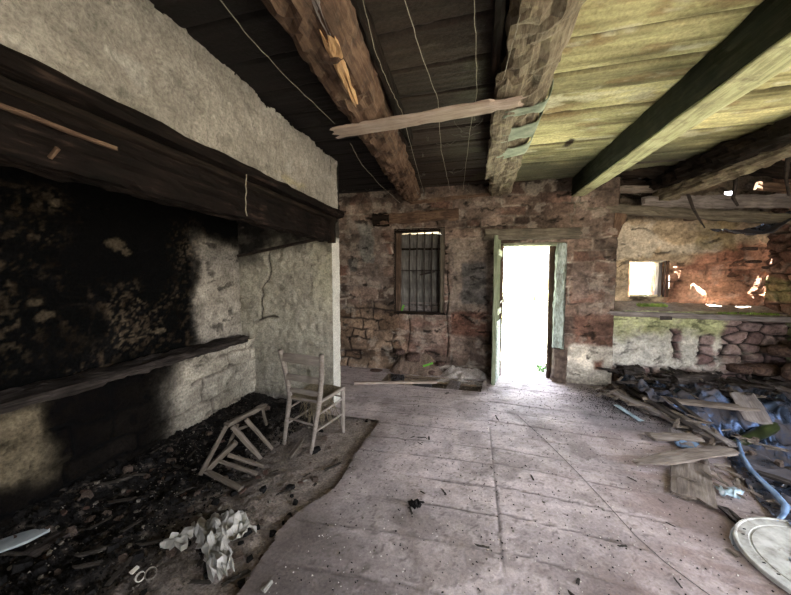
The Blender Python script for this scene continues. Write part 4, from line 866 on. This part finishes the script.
for z0, w in ((.86, .085), (.44, .06), (.15, .045)):
    p = sA.lerp(tA, z0); q = sB.lerp(tB, z0)
    bar('slat', p, q, .016, w, W_CHAIR, ch, rough=.002, seed=int(z0*100), sq=10, prof=lambda f: (1, .9+.14*math.sin(PI*f)))
for p, q, r_ in ((sA, sB, .013), (sB, sC, .015), (sA, sD, .015), (sD, sC, .017)): bar('seat_rail', p-Z*.012, q-Z*.012, r_*2, r_*2, W_CHAIR, ch, rough=.002, sq=2)
for a_, b_, c_, d_, hs in ((Ca, sA, Cd, sD, (.16, .31)), (Cb, sB, Cc, sC, (.16, .31)), (Cd, sD, Cc, sC, (.2, .33)), (Ca, sA, Cb, sB, (.22,))):
    for h in hs: bar('stretcher', on(a_, b_, h), on(c_, d_, h), .02, .02, W_CHAIR, ch, rough=.0015, sq=2, prof=lambda f: .75+.25*math.sin(PI*f))
u, v = np.meshgrid(np.linspace(.01, .99, 40), np.linspace(.01, .99, 40))
B4 = [np.array(p) for p in (sA, sB, sC, sD)]
P = ((1-u)*(1-v))[..., None]*B4[0]+(u*(1-v))[..., None]*B4[1]+(u*v)[..., None]*B4[2]+((1-u)*v)[..., None]*B4[3]
du = np.minimum(u, 1-u); dv = np.minimum(v, 1-v); wv = np.where(du < dv, np.sin(v*240), np.sin(u*240))
P[..., 2] += -.055*np.sin(PI*u)*np.sin(PI*v)+.003*wv+(fbm(u*6, v*6, 2)-.5)*.02
sheet('seat', P, M_RUSH, ch, .014)
rg = random.Random(3); me = []
for i in range(70):
    s = (sA+sB+sC+sD)/4+ax*rg.uniform(-.10, .10)+fy*rg.uniform(-.1, .1)-Z*.05; e = s+ax*rg.uniform(-.13, .13)+fy*rg.uniform(-.08, .08)-Z*rg.uniform(.12, .27)
    me.append((tube_mesh('w', wig(s, e, 6, .01, -.01, i), .003, 4), Matrix()))
st_ = [c for c in ch.children if c.name.startswith('seat') and 'rail' not in c.name][0]
o = merge('torn_rush', me, M_RUSH, parent=st_); o['kind'] = 'stuff'; o['label'] = 'torn rush strands hanging below the seat'

# ---- fallen chair
c2 = thing('broken_chair', (-1.9, 2.1, 0), 'broken dusty wooden chair frame lying collapsed on the dirt', 'chair')
def cb(nm, p, q, w, t, seed, **k): return bar(nm, p, q, w, t, W_BROKEN, c2, rough=k.pop('rough', .004), seed=seed, sq=k.pop('sq', 4), **k)
P1 = at(227, 425, 2, .36); P2 = at(265, 405, 2, .30); Q1 = at(201, 474, 2, .01)
cb('seat_rail', P1, P2, .05, .035, 1, rough=.007)
cb('post', P1-Vector((0, 0, .0)), Q1, .04, .034, 2)
cb('leg', at(232, 426, 2, .33), at(261, 458, 2, .01), .045, .035, 3, prof=lambda f: .8+.4*math.sin(PI*f))
cb('leg', at(246, 419, 2, .32), at(272, 449, 2, .01), .035, .03, 4)
cb('post', at(236, 442, 2, .20), at(206, 471, 2, .02), .05, .04, 5)
cb('stretcher', at(238, 424, 2, .30), at(228, 448, 2, .16), .022, .022, 8)
cb('stretcher', at(228, 455, 2, .13), at(264, 466, 2, .01), .028, .022, 6)
cb('stretcher', at(220, 461, 2, .09), at(257, 474, 2, .0), .03, .022, 7)
cb('slat', at(206, 471, 2, .03), at(241, 489, 2, -.01), .045, .018, 9)
cb('stretcher', at(250, 425, 2, .22), at(236, 430, 2, .26), .02, .02, 10)
o = cb('slat', at(262, 407, 2, .29), at(267, 425, 2, .12), .03, .015, 11)
tag(bar('loose_stick', at(290, 457, 2, 0), at(303, 439, 2, .02), .03, .02, W_BROKEN, rough=.004, seed=12), 'loose stick lying on the dirt just before the standing chair', 'stick')

# ================================================================== litter on the hearth side
def crump(px4, nu, nv, z0, h, seed, m, name, label, cat, fr_=7, thick=.002, rag=.02):
    c = [np.array(at(x, y, 2, z0)) for x, y in px4]; u, v = np.meshgrid(np.linspace(0, 1, nu), np.linspace(0, 1, nv))
    uu = u+(fbm(u*5, v*5, seed)-.5)*rag*5*(v*(1-v)*4); vv = v+(fbm(u*6, v*6, seed+3)-.5)*rag*8
    P = ((1-uu)*(1-vv))[..., None]*c[0]+(uu*(1-vv))[..., None]*c[1]+(uu*vv)[..., None]*c[2]+((1-uu)*vv)[..., None]*c[3]
    P[..., 2] += h*ridge(u*fr_*.4, v*fr_*.4, seed, 2)*(np.sin(PI*np.clip(u*.9+.05, 0, 1))*np.sin(PI*np.clip(v*.9+.05, 0, 1)))**.5+.15*h*(ridge(u*fr_, v*fr_, seed+1, 3)-.5)
    if m is M_PAPER:
        P = P[::3, ::3]; P[..., 2] = np.maximum(P[..., 2]+(np.random.RandomState(seed).rand(*P.shape[:2])-.5)*.05, .0); P[..., :2] += (np.random.RandomState(seed+1).rand(*P.shape[:2], 2)-.5)*.025
    o = sheet(name, P, m, None, thick)
    if m is M_PAPER:
        for f in o.data.polygons: f.use_smooth = False
    return tag(o, label, cat)
crump([(190, 527), (222, 516), (234, 572), (211, 584)], 40, 40, .0, .09, 3, M_PAPER, 'crumpled_paper', 'large crumpled dirty white paper sack lying on the hearth dirt', 'paper')
crump([(205, 524), (240, 514), (258, 532), (224, 558)], 36, 36, .02, .09, 13, M_PAPER, 'crumpled_paper', 'torn crumpled paper sheet overlapping the right side of the paper sack', 'paper')
crump([(158, 549), (170, 540), (200, 528), (186, 550)], 26, 20, .0, .05, 23, M_PAPER, 'crumpled_paper', 'small torn paper flap left of the big paper sack', 'paper')
tag(bar('pale_sheet', at(-14, 551, 2, .03), at(50, 529, 2, .01), .12, .012, M_SLATE, rough=.003, seed=5, sq=14, prof=lambda f: (1.0-.75*max(0, f-.6)/.4, 1)), 'pale grey pointed sheet lying in the bottom left corner', 'sheet')
tag(bar('dark_board', at(20, 560, 2, -.01), at(78, 525, 2, -.01), .10, .02, W_RUB, rough=.008, seed=6, jag=.08), 'dark board lying along the right of the pale pointed sheet', 'board')
def ring(name, p, r, h, m, label, tilt):
    me = []; vs = []; fs = []; k = 20
    for (rr, zz) in ((r, 0), (r*1.08, h), (r*.95, h), (r*.87, 0)):
        for j in range(k): vs.append((rr*math.cos(2*PI*j/k), rr*math.sin(2*PI*j/k), zz))
    for i in range(4):
        for j in range(k): fs.append((i*k+j, i*k+(j+1) % k, ((i+1) % 4)*k+(j+1) % k, ((i+1) % 4)*k+j))
    M = bpy.data.meshes.new(name); M.from_pydata(vs, [], fs); M.update()
    for f in M.polygons: f.use_smooth = True
    return tag(link(name, M, m, Matrix.Translation(p) @ Euler(tilt).to_matrix().to_4x4()), label, 'ring')
ring('plastic_ring', at(141, 577, 2, .02), .020, .012, M_CREAM, 'small white open ring on the dirt left of the paper sack', (.6, .2, 0))
ring('pipe_stub', at(151, 574, 2, .02), .024, .055, M_SHARD, 'short tan pipe stub on the dirt beside the white ring', (.7, .5, .4))
tag(bar('plaster_chip', at(131, 573, 2, .015), at(138, 567, 2, .015), .02, .012, M_CREAM, rough=.003, seed=9, sq=3), 'small white chip behind the white ring', 'chip')
tag(bar('paper_scrap', at(263, 591, 2, .015), at(272, 581, 2, .015), .018, .008, M_PAPER, rough=.006, seed=19, sq=3), 'white scrap on the floor at the bottom edge, right of the paper sack', 'scrap')

def shard_mesh(seed, el=1.0):
    rg = random.Random(seed); n = rg.randint(5, 7); vs = []
    for z in (0, 1):
        for j in range(n):
            a = 2*PI*j/n+((seed*13+j*7) % 5)*.09; r = .5*(.65+.35*((seed*31+j*17) % 10)/10)*(1-.15*z); vs.append((r*math.cos(a)*el, r*math.sin(a), (z-.5)*.32+rg.uniform(-.04, .04)))
    fs = [tuple(range(n-1, -1, -1)), tuple(range(n, 2*n))]+[(j, (j+1) % n, n+(j+1) % n, n+j) for j in range(n)]
    me = bpy.data.meshes.new('shard'); me.from_pydata(vs, [], fs); me.update(); return me
def family(ms, m):
    for q in ms: q.materials.append(m)
    return ms
F_SH = family([shard_mesh(k) for k in range(5)], M_SHARD); F_TE = family([shard_mesh(10+k, 1.5) for k in range(4)], M_TERRA)
F_CH = family([shard_mesh(20+k, 1.3) for k in range(5)], M_CHAR); F_ST = family([shard_mesh(30+k) for k in range(5)], M_STONE)
F_WD = family([bar_mesh('splinter', 1, .16, .07, rough=.02, seed=60+k, jag=.25, seg=7, sq=6, k=8) for k in range(4)], W_SPL)
F_WR = family([bar_mesh('splinter', 1, .13, .06, rough=.02, seed=70+k, jag=.25, seg=7, sq=6, k=8) for k in range(4)], W_RUB2)
F_WK = family([bar_mesh('splinter', 1, .13, .07, rough=.03, seed=80+k, jag=.25, seg=7, sq=6, k=8) for k in range(4)], W_RUB)
def scatter(fam, n, pos, size, name, label, cat, group, seed, flat=1, tilt=.25):
    rg = random.Random(seed)
    for i in range(n):
        x, y, z = pos(rg); s = rg.uniform(*size)
        o = bpy.data.objects.new(name, rg.choice(fam)); C.objects.link(o)
        o.matrix_basis = Matrix.Translation((x, y, z+s*.1)) @ Euler((rg.uniform(-tilt, tilt), rg.uniform(-tilt, tilt), rg.uniform(0, 6.28))).to_matrix().to_4x4() @ Matrix.Diagonal((s, s, s*flat, 1)); tag(o, label, cat, group)
def hd(x, y):
    return float(fn_dirt(np.array([x]), np.array([y]))[0][0])
def hearth(rg):
    while True:
        x = -2.6+1.5*rg.uniform(0, 1)**1.25; y = rg.uniform(.85, 3.1)
        if rg.random() < (.25 if y > 2 else 1): return x, y, hd(x, y)
scatter(F_SH, 110, hearth, (.012, .042), 'pale_shard', 'small pale shard among the dark hearth dirt', 'shard', 'pale shards on the hearth dirt', 1)
scatter(F_TE, 26, hearth, (.025, .065), 'terracotta_shard', 'flat reddish shard among the dark hearth dirt', 'shard', 'reddish shards on the hearth dirt', 2, .6)
scatter(F_CH, 120, hearth, (.02, .07), 'charcoal_lump', 'black lump of charcoal on the hearth dirt', 'charcoal', 'charcoal lumps on the hearth dirt', 3, 1.6)
scatter(F_ST, 60, hearth, (.03, .08), 'brown_stone_chip', 'brown stone chip on the hearth dirt', 'stone', 'brown stone chips on the hearth dirt', 4, 1.6)
scatter(F_WD, 70, hearth, (.06, .20), 'wood_splinter', 'dusty wood splinter on the hearth dirt', 'splinter', 'wood splinters on the hearth dirt', 5)
# grit on the boards: nobody could count it
def grit(name, n, pos, size, m, label, seed):
    rg = np.random.RandomState(seed); vs = []; fs = []
    for i in range(n):
        x, y, z = pos(rg); s = rg.uniform(*size); b = len(vs); a = rg.uniform(0, 6.28)
        for k in range(3): vs.append((x+s*math.cos(a+2.1*k)*rg.uniform(.6, 1.2), y+s*math.sin(a+2.1*k)*rg.uniform(.6, 1.2), z))
        vs.append((x, y, z+s*.9)); fs += [(b, b+1, b+3), (b+1, b+2, b+3), (b+2, b, b+3)]
    me = bpy.data.meshes.new(name); me.from_pydata(vs, [], fs); me.update()
    return tag(link(name, me, m), label, 'grit', None, 'stuff')
def fl(rg):
    while True:
        x = rg.uniform(-.95, 3); y = 1.1+rg.uniform(0, 1)**1.2*3.6
        if not (x > 1.9 and y > 2.2): return x, y, .008
grit('pale_grit', 1500, fl, (.002, .006), M_CREAM, 'fine white crumbs scattered over the floorboards', 4)
grit('dark_grit', 2200, fl, (.002, .008), M_CHAR, 'fine dark crumbs scattered over the floorboards', 5)
grit('pale_grit', 1400, lambda r: (lambda x, y: (x, y, hd(x, y)))(r.uniform(-2.6, -.98), r.uniform(.9, 3)), (.003, .009), M_SHARD, 'fine pale crumbs in the hearth dirt', 6)
grit('dark_grit', 4000, lambda r: (lambda x, y: (x, y, hd(x, y)))(-2.7+1.0*r.uniform(0, 1)**1.2, r.uniform(.9, 3.2)), (.005, .016), M_CHAR, 'fine black rubble in the hearth dirt', 7)
grit('dark_grit', 2600, lambda r: (1.75+r.normal()*.28, min(4.8, 4.2+r.normal()*.28), .010), (.002, .009), M_CHAR, 'fine dark rubble on the boards before the recess', 8)
scatter(F_SH, 40, lambda r: (r.uniform(-.8, 1.3), r.uniform(1.3, 3.6), .006), (.012, .03), 'pale_crumb', 'pale crumb of plaster on the open floorboards', 'crumb', 'plaster crumbs on the floorboards', 9, .5)
scatter(F_WD, 22, lambda r: (r.uniform(-.7, 1.3), r.uniform(1.3, 3.8), .008), (.04, .10), 'wood_splinter', 'small wood splinter on the open floorboards', 'splinter', 'splinters on the open floorboards', 10)
# black clump, loose wire, stains
rg = random.Random(8); me = []
for i in range(26):
    p = at(415, 507, 2, .0)+Vector((rg.gauss(0, .02), rg.gauss(0, .016), rg.uniform(.01, .03)))
    me.append((shard_mesh(40+i, 1.4), Matrix.Translation(p) @ Euler((rg.uniform(-1, 1), rg.uniform(-1, 1), rg.uniform(0, 6))).to_matrix().to_4x4() @ Matrix.Diagonal((.035, .03, .02, 1))))
tag(merge('charred_clump', me, M_CHAR), 'black charred clump alone in the middle of the floorboards', 'clump')
tag(tube('floor_wire', [at(x, y, 2, .012)+Vector((R_.uniform(-.002, .002), 0, 0)) for x, y in ((516, 414), (545, 440), (575, 470), (605, 502), (635, 535), (665, 562), (700, 588), (720, 602))], .0018, M_DCORD, k=5), 'thin dark wire running diagonally over the floorboards to the right', 'wire')

# ================================================================== gap in the floor under the barred window
tag(bar('loose_board', at(354, 383, 2, .03), at(437, 382, 2, .03), .06, .03, W_PALE, rough=.004, seed=201, sq=10), 'narrow pale board lying across the floor gap under the barred window', 'board')
tag(bar('floor_joist', at(407, 381, 2, -.05), at(412, 396, 2, -.05), .10, .09, W_PALE, rough=.006, seed=202, sq=10), 'left pale joist showing in the floor gap', 'joist')
tag(bar('floor_joist', at(455, 383, 2, -.03), at(448, 398, 2, -.03), .16, .07, W_GREY, rough=.006, seed=203, sq=10), 'wide grey joist in the floor gap, right of the pale one', 'joist')
tag(bar('floor_board', at(376, 386, 2, -.08), at(398, 386, 2, -.06), .18, .03, W_GREY, rough=.006, seed=204, sq=10), 'grey board sunk in the left of the floor gap', 'board')
def mound(name, x0, x1, y0, y1, h, c0, c1, label, seed):
    A = Acc()
    def f(u, v):
        a = ss(x0, x0+.3*(x1-x0), u)*ss(x1, x1-.3*(x1-x0), u); b = ss(y0, y1, v)
        return -.03+h*a*b+(fbm(u*12, v*12, seed)-.5)*.08*(a*.7+.3)+(fbm(u*40, v*40, seed+1)-.5)*.02, mix(c0, c1, fbm(u*16, v*16, seed))
    A.surf((0, 0, 0), (1, 0, 0), (0, 1, 0), (0, 0, 1), (x0, x1), (y0, y1), .012, f); return tag(A.build(name, ME), label, 'rubble', None, 'stuff')
mound('dusty_rubble', -.55, .30, 4.50, 4.92, .17, (.22, .19, .17), (.52, .47, .43), 'pale dusty rubble heaped at the wall beside the floor gap', 5)
mound('dark_rubble', -1.40, -.40, 4.56, 4.92, .36, (.06, .045, .035), (.24, .17, .13), 'dark rubble heaped under the barred window', 8)
for k, (x, y, s, lab) in enumerate(((376, 372, .20, 'brown stone at the foot of the wall left of the dark plastic scrap'), (413, 357, .22, 'largest brown stone on the dark rubble under the window'), (400, 352, .14, 'small dark stone topping the rubble under the window'), (440, 364, .14, 'brown stone beside the lime green leaf'), (432, 372, .12, 'dusty stone just below the lime green leaf'))):
    stone(at(x, y, 1, 4.70), s, .3*k, lab, k=k)
crump([(390, 358), (402, 357), (406, 384), (391, 386)], 20, 20, -.05, .10, 31, M_TARP, 'plastic_scrap', 'dark plastic scrap drooping into the left of the floor gap', 'plastic')
crump([(413, 384), (432, 384), (432, 394), (414, 394)], 20, 16, -.10, .08, 33, M_TARP, 'plastic_scrap', 'dark plastic scrap deep between the two joists', 'plastic')
tag(bar('green_leaf', at(423, 366, 1, 4.55), at(433, 363, 1, 4.57), .008, .024, M_NEON, rough=.006, seed=205, sq=3), 'bright lime green leaf on the rubble under the barred window', 'leaf')
tag(bar('green_leaf', at(401, 311, 1, BY+.12), at(404, 305, 1, BY+.12), .004, .03, M_NEON, rough=.002, seed=206, sq=3), 'bright green leaf poking in at the foot of the barred window', 'leaf')

# ================================================================== plastic sheet over the hole and the heap of boards
ys = np.array([2.2, 2.45, 2.7, 3.0, 3.45, 3.75, 3.95, 4.3, 4.5, 4.68]); xs = np.array([1.78, 1.85, 1.92, 2.0, 2.22, 2.30, 2.05, 1.88, 1.84, 1.86])
u, v = np.meshgrid(np.linspace(0, 1, 190), np.linspace(0, 1, 260)); Yv = 2.2+2.48*v; xl = np.interp(Yv, ys, xs)+(fbm(v*9, v*0, 3)-.5)*.1
Xv = xl+(3.8-xl)*u
dip = ss(2.25, 2.6, Xv-(3.4-Yv)*.12)*ss(2.55, 2.95, Yv)*ss(4.25, 3.72, Yv)
cr = ridge(Xv*2.6+Yv*.8, Yv*3.2, 5, 3); cr2 = ridge(Xv*9, Yv*11, 9, 2)
Zv = .035+.09*ss(3.9, 4.2, Yv)*ss(4.7, 4.45, Yv)+(cr-.55)*.30*(.35+.65*ss(3.8, 4.1, Yv))+(cr2-.5)*.08*ss(3.6, 4.0, Yv)+(cr2-.5)*.03-.62*dip+.06*ridge(Xv*3, Yv*.7, 15, 2)*dip*2
Zv = np.where(dip < .05, np.maximum(Zv, .018), Zv)
tag(sheet('plastic_sheet', np.stack([Xv, Yv, Zv], -1), M_TARP, None, .003), 'big crumpled blue-black plastic sheet sagging into the hole in the right of the floor', 'plastic sheet')
tag(tube('blue_lit_fold', [at(*p) for p in ((737, 433, 2, .03), (739, 445, 2, .05), (743, 458, 2, .06), (750, 469, 2, .06), (762, 481, 2, .055), (775, 493, 2, .05), (786, 506, 2, .05), (784, 515, 2, .05), (776, 524, 2, .045))], [.010, .014, .018, .017, .016, .018, .019, .016, .010], M_BLUE, k=10), 'tube-like folded edge of the sheet with its blue light put in the colour, behind the round lid', 'tube')  # sheet's fold coloured brighter blue, the light on it put into the colour
tag(tube('olive_tube', [at(*p) for p in ((722, 449, 2, -.2), (745, 440, 2, -.16), (762, 432, 2, -.12), (778, 424, 2, -.06), (800, 412, 2, 0))], [.02, .05, .06, .06, .05], M_OLIVE, k=14), 'olive green tube lying in the hole under the plastic', 'tube')
def pb(px0, px1, z, w, t, m, seed, label, nm='broken_board', roll=0, z2=None, jag=.05, rough=.008, **k):
    return tag(bar(nm, at(px0[0], px0[1], 2, z), at(px1[0], px1[1], 2, z if z2 is None else z2), w, t, m, rough=rough, seed=seed, jag=jag, k=16, roll=roll, sq=10, seg=24, **k), label, 'board')
pb((634, 463), (731, 449), .07, .13, .022, W_RUB2, 301, 'brown board with a pointed left end, lying across another board in front of the plastic', z2=.09, prof=lambda f: (.35+.65*min(1, f*3), 1))
pb((693, 501), (689, 453), .03, .22, .02, W_RUB2, 302, 'wide short board lying under the pointed board in front of the plastic', jag=.06)
pb((684, 446), (676, 430), .03, .13, .02, W_GREY, 303, 'small grey board end behind the pointed board')
pb((741, 392), (760, 424), .26, .19, .02, W_GREY, 304, 'speckled grey board leaning over the plastic into the hole', z2=.05, roll=.15)
pb((640, 397), (762, 410), .10, .13, .04, W_RUB2, 305, 'long board with a tan front edge lying over the plastic behind the hole', z2=.14)
pb((668, 397), (707, 424), .16, .04, .03, W_RUB, 306, 'thin dark stick slanting over the long tan-edged board', z2=.06)
pb((612, 392), (724, 443), .06, .11, .03, W_GREY, 307, 'long grey board running diagonally along the near edge of the plastic', z2=.05)
pb((628, 388), (700, 432), .09, .08, .03, W_RUB, 308, 'dark board just behind the long diagonal grey one', z2=.08)
pb((648, 436), (700, 438), .05, .12, .03, W_RUB2, 309, 'brown board end at the front of the heap by the dark stain', z2=.05)
pb((604, 378), (652, 415), .03, .10, .02, W_GREY, 310, 'grey board nearest the plastered pier in the heap')
pb((620, 374), (714, 368), .18, .10, .20, W_RUB, 311, 'thick charred beam lying against the foot of the low wall', rough=.014, z2=.18)
pb((672, 380), (714, 377), .24, .12, .10, W_RUB, 312, 'dark boxed board end on top of the heap', z2=.24, rough=.01)
pb((708, 360), (800, 392), .28, .12, .08, W_RUB, 313, 'long dark plank sloping down to the right edge, upper one', z2=.20)
pb((700, 368), (800, 402), .22, .10, .06, W_RUB, 314, 'long dark plank sloping down to the right edge, lower one', z2=.14)
pb((728, 352), (734, 372), .50, .12, .08, W_RUB, 315, 'dark stub standing against the stones of the low wall', z2=.18)
pb((660, 405), (720, 436), .05, .06, .02, W_RUB2, 316, 'brown lath between the diagonal boards')
pb((700, 425), (735, 447), .08, .07, .02, W_GREY, 317, 'grey lath ending at the bright blue fold by the hole')
pb((764, 383), (800, 396), .22, .09, .05, W_GREY, 318, 'grey board end at the right edge over the plastic', z2=.2)
pb((752, 470), (800, 486), .06, .05, .02, W_RUB, 319, 'dark lath under the plastic near the round lid')
pb((720, 505), (742, 524), .03, .05, .02, W_RUB, 320, 'dark lath stub touching the round lid')
pb((724, 547), (742, 560), .012, .02, .012, W_RUB2, 321, 'small brown stick on the boards left of the round lid', nm='stick')
tag(crump([(714, 487), (745, 492), (740, 500), (722, 497)], 24, 14, .03, .05, 41, M_TEAL, 'plastic_scrap', 'crumpled pale blue plastic scrap right of the wide short board', 'plastic'), None)
tag(bar('plastic_scrap', at(616, 405, 2, .03), at(641, 421, 2, .03), .05, .012, M_TEAL, rough=.008, seed=42, sq=3), 'pale blue plastic strip beside the diagonal boards', 'plastic')
tag(crump([(668, 437), (700, 444), (694, 452), (676, 446)], 20, 14, .02, .04, 45, M_BLUE, 'plastic_scrap', 'bright blue plastic scrap under the board end at the front of the heap', 'plastic'), None)
# fragments in the heap
def heapz(x, y): return .06+.12*float(ss(3.9, 4.5, np.array(y)))
def heap(rg):
    x = rg.uniform(1.85, 3.5); y = 4.86-.65*rg.random()**1.7; return x, y, heapz(x, y)+rg.uniform(0, .06)
def heap2(rg):
    t = rg.random(); x = 1.55+.75*t+rg.gauss(0, .10); y = 4.45-1.15*t+rg.gauss(0, .10); return x, y, .03+rg.uniform(0, .04)
scatter(F_WK, 60, heap, (.12, .36), 'rotten_splinter', 'dark rotten wood fragment heaped at the foot of the low wall', 'wood fragment', 'dark wood fragments in the heap', 21, 1, .3)
scatter(F_WR, 56, heap2, (.06, .28), 'wood_fragment', 'brown wood fragment along the near edge of the plastic', 'wood fragment', 'brown wood fragments along the plastic', 22, 1, .15)
scatter(F_WR, 12, heap, (.12, .3), 'dusty_lath', 'dusty lath piece on the dark heap', 'lath', 'dusty laths on the heap', 23, 1, .3)
scatter(F_ST, 40, lambda r: (r.uniform(1.7, 2.5), r.uniform(2.6, 3.5) if r.random() < .5 else r.uniform(4.3, 4.7), .04), (.03, .09), 'brown_stone_chip', 'brown stone chip among the boards by the plastic', 'stone', 'stone chips by the plastic', 24, 1.4)
scatter(F_WR, 20, lambda r: (r.uniform(1.55, 2.0), r.uniform(2.4, 2.9), .03), (.06, .2), 'lath_fragment', 'brown lath fragment between the wide short board and the blue fold', 'wood fragment', 'lath fragments near the round lid', 25, 1, .12)
for i, (x, y, z, s, k) in enumerate(((3.52, 4.84, .36, .30, 0), (3.66, 4.76, .62, .30, 1), (3.66, 4.6, .40, .34, 2), (3.70, 4.55, .72, .30, 3), (3.3, 4.88, .34, .24, 1))):
    stone((x, y, z), s, .4*i, ('round brown stone at the foot of the bare stones, behind the sloping planks', 'round stone bulging high beside the right end of the ledge', 'large stone at the right edge above the sloping planks', 'pale round stone at the right edge just under the green rail', 'small maroon stone in the low wall behind the planks')[i], k=k, flat=.9)

# ---- round lid
lid = thing('round_lid', (1.79, 2.03, .03), 'big round worn white lid with a star-shaped grip, at the lower right corner', 'lid')
def disc(name, c, prof, m, parent, k=72):
    vs = [(0, 0, prof[0][1])]; fs = []
    for r, z in prof[1:]:
        for j in range(k): vs.append((r*math.cos(2*PI*j/k), r*math.sin(2*PI*j/k), z))
    for j in range(k): fs.append((0, 1+j, 1+(j+1) % k))
    for i in range(len(prof)-2):
        for j in range(k): a = 1+i*k+j; b = 1+i*k+(j+1) % k; fs.append((a, a+k, b+k, b))
    me = bpy.data.meshes.new(name); me.from_pydata(vs, [], fs); me.update()
    return link(name, me, m, Matrix.Translation(c) @ Euler((.03, -.04, 0)).to_matrix().to_4x4(), parent)
lc = Vector((1.75, 1.955, .035))
tp_ = disc('top_plate', lc, [(0, .010), (.055, .010), (.058, .004), (.062, .004), (.065, .010), (.12, .011), (.124, .014), (.13, .011), (.262, .011), (.266, .007), (.272, .007), (.276, .011), (.318, .011), (.322, .016), (.330, .016), (.334, .010), (.336, -.004), (.330, -.008), (.05, -.010)], M_LID, lid)
disc('lower_rim', lc+Vector((-.01, -.01, -.022)), [(0, .0), (.30, .002), (.338, .004), (.346, .0), (.345, -.012), (.32, -.014)], M_LIDG, lid)
for k in range(5):
    a = 2*PI*k/5+.5; d = Vector((math.cos(a), math.sin(a), 0)); bar('grip_spoke', lc+Vector((0, 0, .013)), lc+d*.15+Vector((0, 0, .011)), .045, .014, M_LIDG, tp_, rough=.001, seed=k, sq=6, prof=lambda f: (1-.6*f, 1))
for k in range(14):
    a = 2*PI*k/14+(.12 if k % 2 else -.12); p = lc+Vector((math.cos(a)*.296, math.sin(a)*.296, .0105))
    bar('drain_hole', p-Vector((.006, 0, 0)), p+Vector((.006, 0, 0)), .008, .004, M_CHAR, tp_, rough=0, sq=2, seed=k, seg=3, k=8)

# ================================================================== light
w = bpy.data.worlds.new('sky'); bpy.context.scene.world = w; w.use_nodes = True; nt = w.node_tree; nt.nodes.clear()
ow = nt.nodes.new('ShaderNodeOutputWorld'); bg = nt.nodes.new('ShaderNodeBackground'); nt.links.new(bg.outputs[0], ow.inputs[0])
tc = nt.nodes.new('ShaderNodeTexCoord'); sx = nt.nodes.new('ShaderNodeSeparateXYZ'); nt.links.new(tc.outputs['Generated'], sx.inputs[0])
rp = ramp(nt, [(0, (.66, .58, .43)), (.49, (.70, .63, .50)), (.53, (.93, .95, 1.0)), (1, (.66, .77, 1.0))])
mr = nt.nodes.new('ShaderNodeMapRange'); mr.inputs[1].default_value = -1; mr.inputs[2].default_value = 1; nt.links.new(sx.outputs[2], mr.inputs[0])
nt.links.new(mr.outputs[0], rp.inputs[0]); nt.links.new(rp.outputs[0], bg.inputs[0]); bg.inputs[1].default_value = 8.4
def lamp(name, typ, **k):
    l = bpy.data.lights.new(name, typ); o = bpy.data.objects.new(name, l); C.objects.link(o)
    for a, b in k.items(): setattr(l, a, b)
    return o
s = lamp('sun', 'SUN', energy=110.0, angle=.0015, color=(1, .93, .82)); s.rotation_euler = SUN.to_track_quat('-Z', 'Y').to_euler()
def portal(name, loc, rot, sx_, sy_):
    o = lamp(name, 'AREA', shape='RECTANGLE', size=sx_, size_y=sy_); o.location = loc; o.rotation_euler = rot; o.data.cycles.is_portal = True
portal('sky_portal_right', (RX+.05, (OPR[0]+OPR[1])/2, (OPR[2]+OPR[3])/2), (PI/2, 0, PI/2), OPR[1]-OPR[0], OPR[3]-OPR[2])
portal('sky_portal_rear', ((OPB[0]+OPB[1])/2, -2.05, (OPB[2]+OPB[3])/2), (-PI/2, PI, 0), OPB[1]-OPB[0], OPB[3]-OPB[2])
portal('sky_portal_door', (.77, BY+.55, 1.0), (-PI/2, 0, 0), .94, 2.0)
portal('sky_portal_window', (2.47, UY+.42, 1.485), (-PI/2, 0, 0), .54, .53)
vs_ = bpy.context.scene.view_settings; vs_.view_transform = 'Standard'; vs_.look = 'None'; vs_.gamma = 1; vs_.use_curve_mapping = False
vs_.exposure = 1.0
